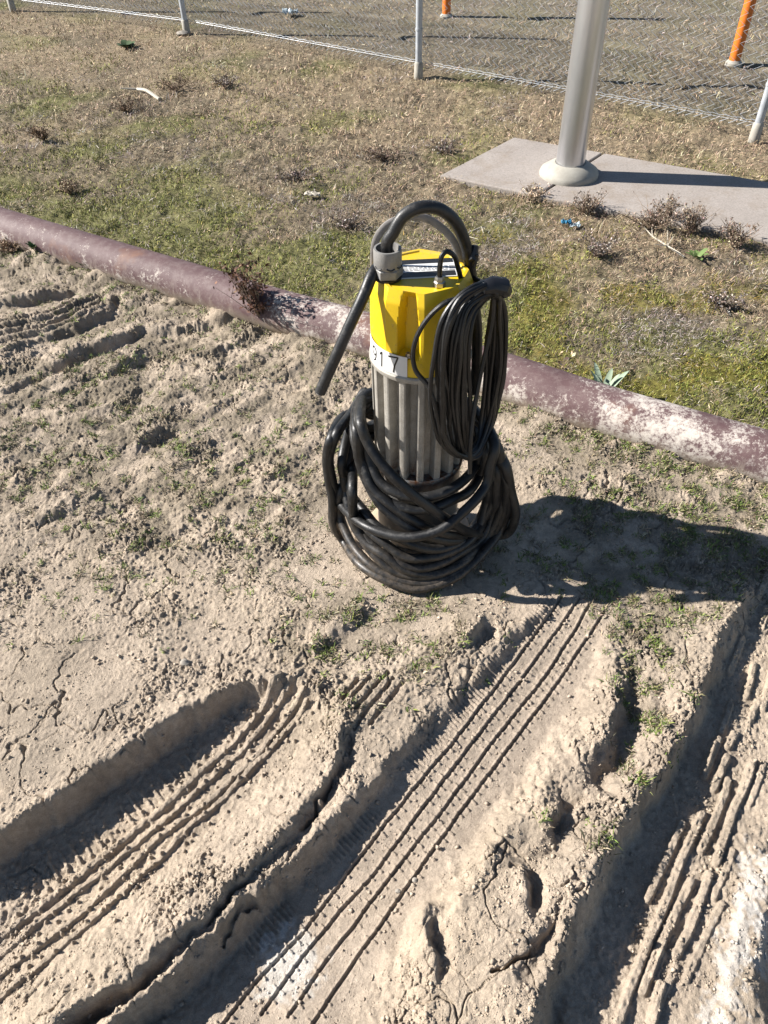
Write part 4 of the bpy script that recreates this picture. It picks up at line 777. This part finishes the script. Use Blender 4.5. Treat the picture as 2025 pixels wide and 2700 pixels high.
for i, (dx, dy, h_, sp_, pal, lab) in enumerate((
    (1268, 462, .11, .10, RED, 'low brown dried weed at the near edge of the concrete path below the pole'),
    (1405, 500, .13, .17, RED, 'wide reddish dried weed against the path edge right of the short one'),
    (1490, 505, .15, .10, RED, 'tall thin dried weed poking up before the concrete path'),
    (1585, 535, .12, .12, RED, 'dense dried weed at the path edge nearest the right border'),
    (1290, 555, .09, .14, GREY, 'grey brown dried weed clump between blue litter and pipe'),
    (275, 240, .10, .15, [(.22, .15, .09), (.30, .21, .13), (.17, .11, .07)], 'brown bushy dry weed by the pale stick in the left grass'),
    (380, 195, .09, .22, [(.24, .17, .11), (.32, .23, .15)], 'long reddish brown dry weed patch above the pale stick'),
    (490, 188, .08, .14, GREY, 'dull brown dry weed clump in the middle of the left grass'),
    (95, 305, .09, .14, [(.30, .20, .12), (.22, .15, .09)], 'rusty brown dry weed at the far left of the grass'),
    (150, 415, .07, .09, TAN, 'round tan dry weed just behind the left end of the pipe'),
    (30, 520, .07, .10, [(.42, .30, .20), (.34, .24, .16)], 'peach coloured dry weed resting on the near side of the pipe at far left'),
    (830, 345, .08, .22, RED, 'spread of reddish dry weed stems left of the concrete path'),
    (960, 330, .08, .18, GREY, 'grey dry weed clump at the far left corner of the path'),
    (750, 490, .07, .12, GREY, 'grey dry weed clump left of the arching cable'),
    (1150, 430, .06, .13, TAN, 'low straw coloured weed at the path edge beside the joint'),
    (640, 385, .07, .2, GREY, 'broad grey dry weed patch above the pale leaf litter'),
    (1560, 660, .06, .12, GREY, 'grey brown dry weed in the olive grass at right'),
    (1430, 480, .12, .12, RED, 'bristly dried weed between its two neighbours on the path edge'))):
    p = gp(dx, dy)
    if i == 10: p = gp(30, 548)
    weed('dry_weed', (p[0], p[1]), h_ * 1.05, sp_, 34, pal, lab, 'weed', (0, 0), 22, .006, 'dried weeds in the grass', seed=40 + i)
# twigs and sticks
def stick(name, pts, r, m, label, cat, branch=0, seed=1):
    rg = random.Random(seed); P = [gp(*q) for q in pts]; P = [np.array([p[0], p[1], float(hfun(np.array([p[0]]), np.array([p[1]]))[0]) + .012 + .01 * (i % 2)]) for i, p in enumerate(P)]
    b = MB(); b.tube(spline(P, .02), r, 6)
    for k in range(branch):
        q = P[rg.randrange(len(P))]; a = rg.uniform(0, 6.28); l_ = rg.uniform(.05, .12); b.tube([q, q + np.array([math.cos(a) * l_, math.sin(a) * l_, .02])], [r * .7, r * .3], 5)
    return tag(b.build(name, m), label, cat)
stick('stick', [(298, 198), (318, 206), (345, 218)], .011, M['pale'], 'bleached pale stick lying in the dry grass at upper left', 'stick', 1)
stick('twig', [(1408, 515), (1440, 540), (1478, 556)], .004, M['pale'], 'thin forked pale twig lying below the weeds at the path edge', 'twig', 6, 4)
stick('twig', [(1000, 985 - 470), (1040, 500)], .003, M['pale'], 'thin straw twig lying in the grass behind the cable arch', 'twig', 2, 5)
def rock(loc, s, m, label, name='stone', cat='stone', seed=1, flat=.6):
    rg = random.Random(seed); z0 = float(hfun(np.array([loc[0]]), np.array([loc[1]]))[0]); b = MB(); V = []; F = []; nl, nm = 7, 10
    for i in range(nl + 1):
        for j in range(nm):
            th = math.pi * i / nl; ph = 2 * math.pi * j / nm; k = rg.uniform(.8, 1.15); V.append((loc[0] + s * k * math.sin(th) * math.cos(ph), loc[1] + s * k * .8 * math.sin(th) * math.sin(ph), z0 + s * flat * k * math.cos(th) + s * .25))
    for i in range(nl):
        for j in range(nm): F.append((i * nm + j, (i + 1) * nm + j, (i + 1) * nm + (j + 1) % nm, i * nm + (j + 1) % nm))
    b.add(V, F); return tag(b.build(name, m, angle=40), label, cat)
p = gp(488, 1752 - 310); p = gp(400, 1432); rock(p[:2], .012, M['stone'], 'small rounded grey pebble on cracked soil above the left rut', seed=2)
p = gp(860, 1925, -.04); rock(p[:2], .006, M['stone'], 'tiny pale pebble on a tread line in the middle rut', seed=3); p = gp(896, 1902, -.04); rock(p[:2], .006, M['stone'], 'tiny grey pebble at the end of the rightmost tread line', seed=4)
p = gp(395, 75); rock(p[:2], .05, M['stone'], 'rough pale concrete lump at the foot of the second fence post', 'concrete_lump', 'concrete', 6, .4)
# litter: crumpled sheets
def sheet(loc, w_, d_, m, label, name, cat, seed=1, amp=.02):
    rg = np.random.default_rng(seed); n = 9; z0 = float(hfun(np.array([loc[0]]), np.array([loc[1]]))[0]) + .018; V = []; F = []; H_ = rg.normal(0, amp, (n, n))
    for i in range(n):
        for j in range(n): V.append((loc[0] + (i / (n - 1.) - .5) * w_ + rg.normal(0, w_ * .04), loc[1] + (j / (n - 1.) - .5) * d_ + rg.normal(0, d_ * .05), z0 + abs(H_[i, j])))
    for i in range(n - 1):
        for j in range(n - 1): F.append((i * n + j, (i + 1) * n + j, (i + 1) * n + j + 1, i * n + j + 1))
    b = MB(); b.add(V, F); o = b.build(name, m); s_ = o.modifiers.new('thickness', 'SOLIDIFY'); s_.thickness = .0008; return tag(o, label, cat)
p = gp(1222, 491); sheet(p[:2], .045, .03, M['blue'], 'crumpled bright blue plastic scrap in the grass below the path', 'plastic_scrap', 'litter', 3, .008)
p = gp(1240, 493); sheet(p[:2], .05, .03, M['plast'], 'clear crumpled plastic wrapper beside the blue scrap', 'plastic_wrapper', 'litter', 4, .008)
p = gp(676, 428); sheet(p[:2], .075, .04, M['pale'], 'pale dry curled leaf lying in the grass behind the pipe', 'dry_leaf', 'leaf', 5, .008)
p = gp(628, 36); sheet(p[:2], .12, .08, M['plast'], 'pale scrap of litter in the field beyond the fence', 'litter_scrap', 'litter', 6, .02)
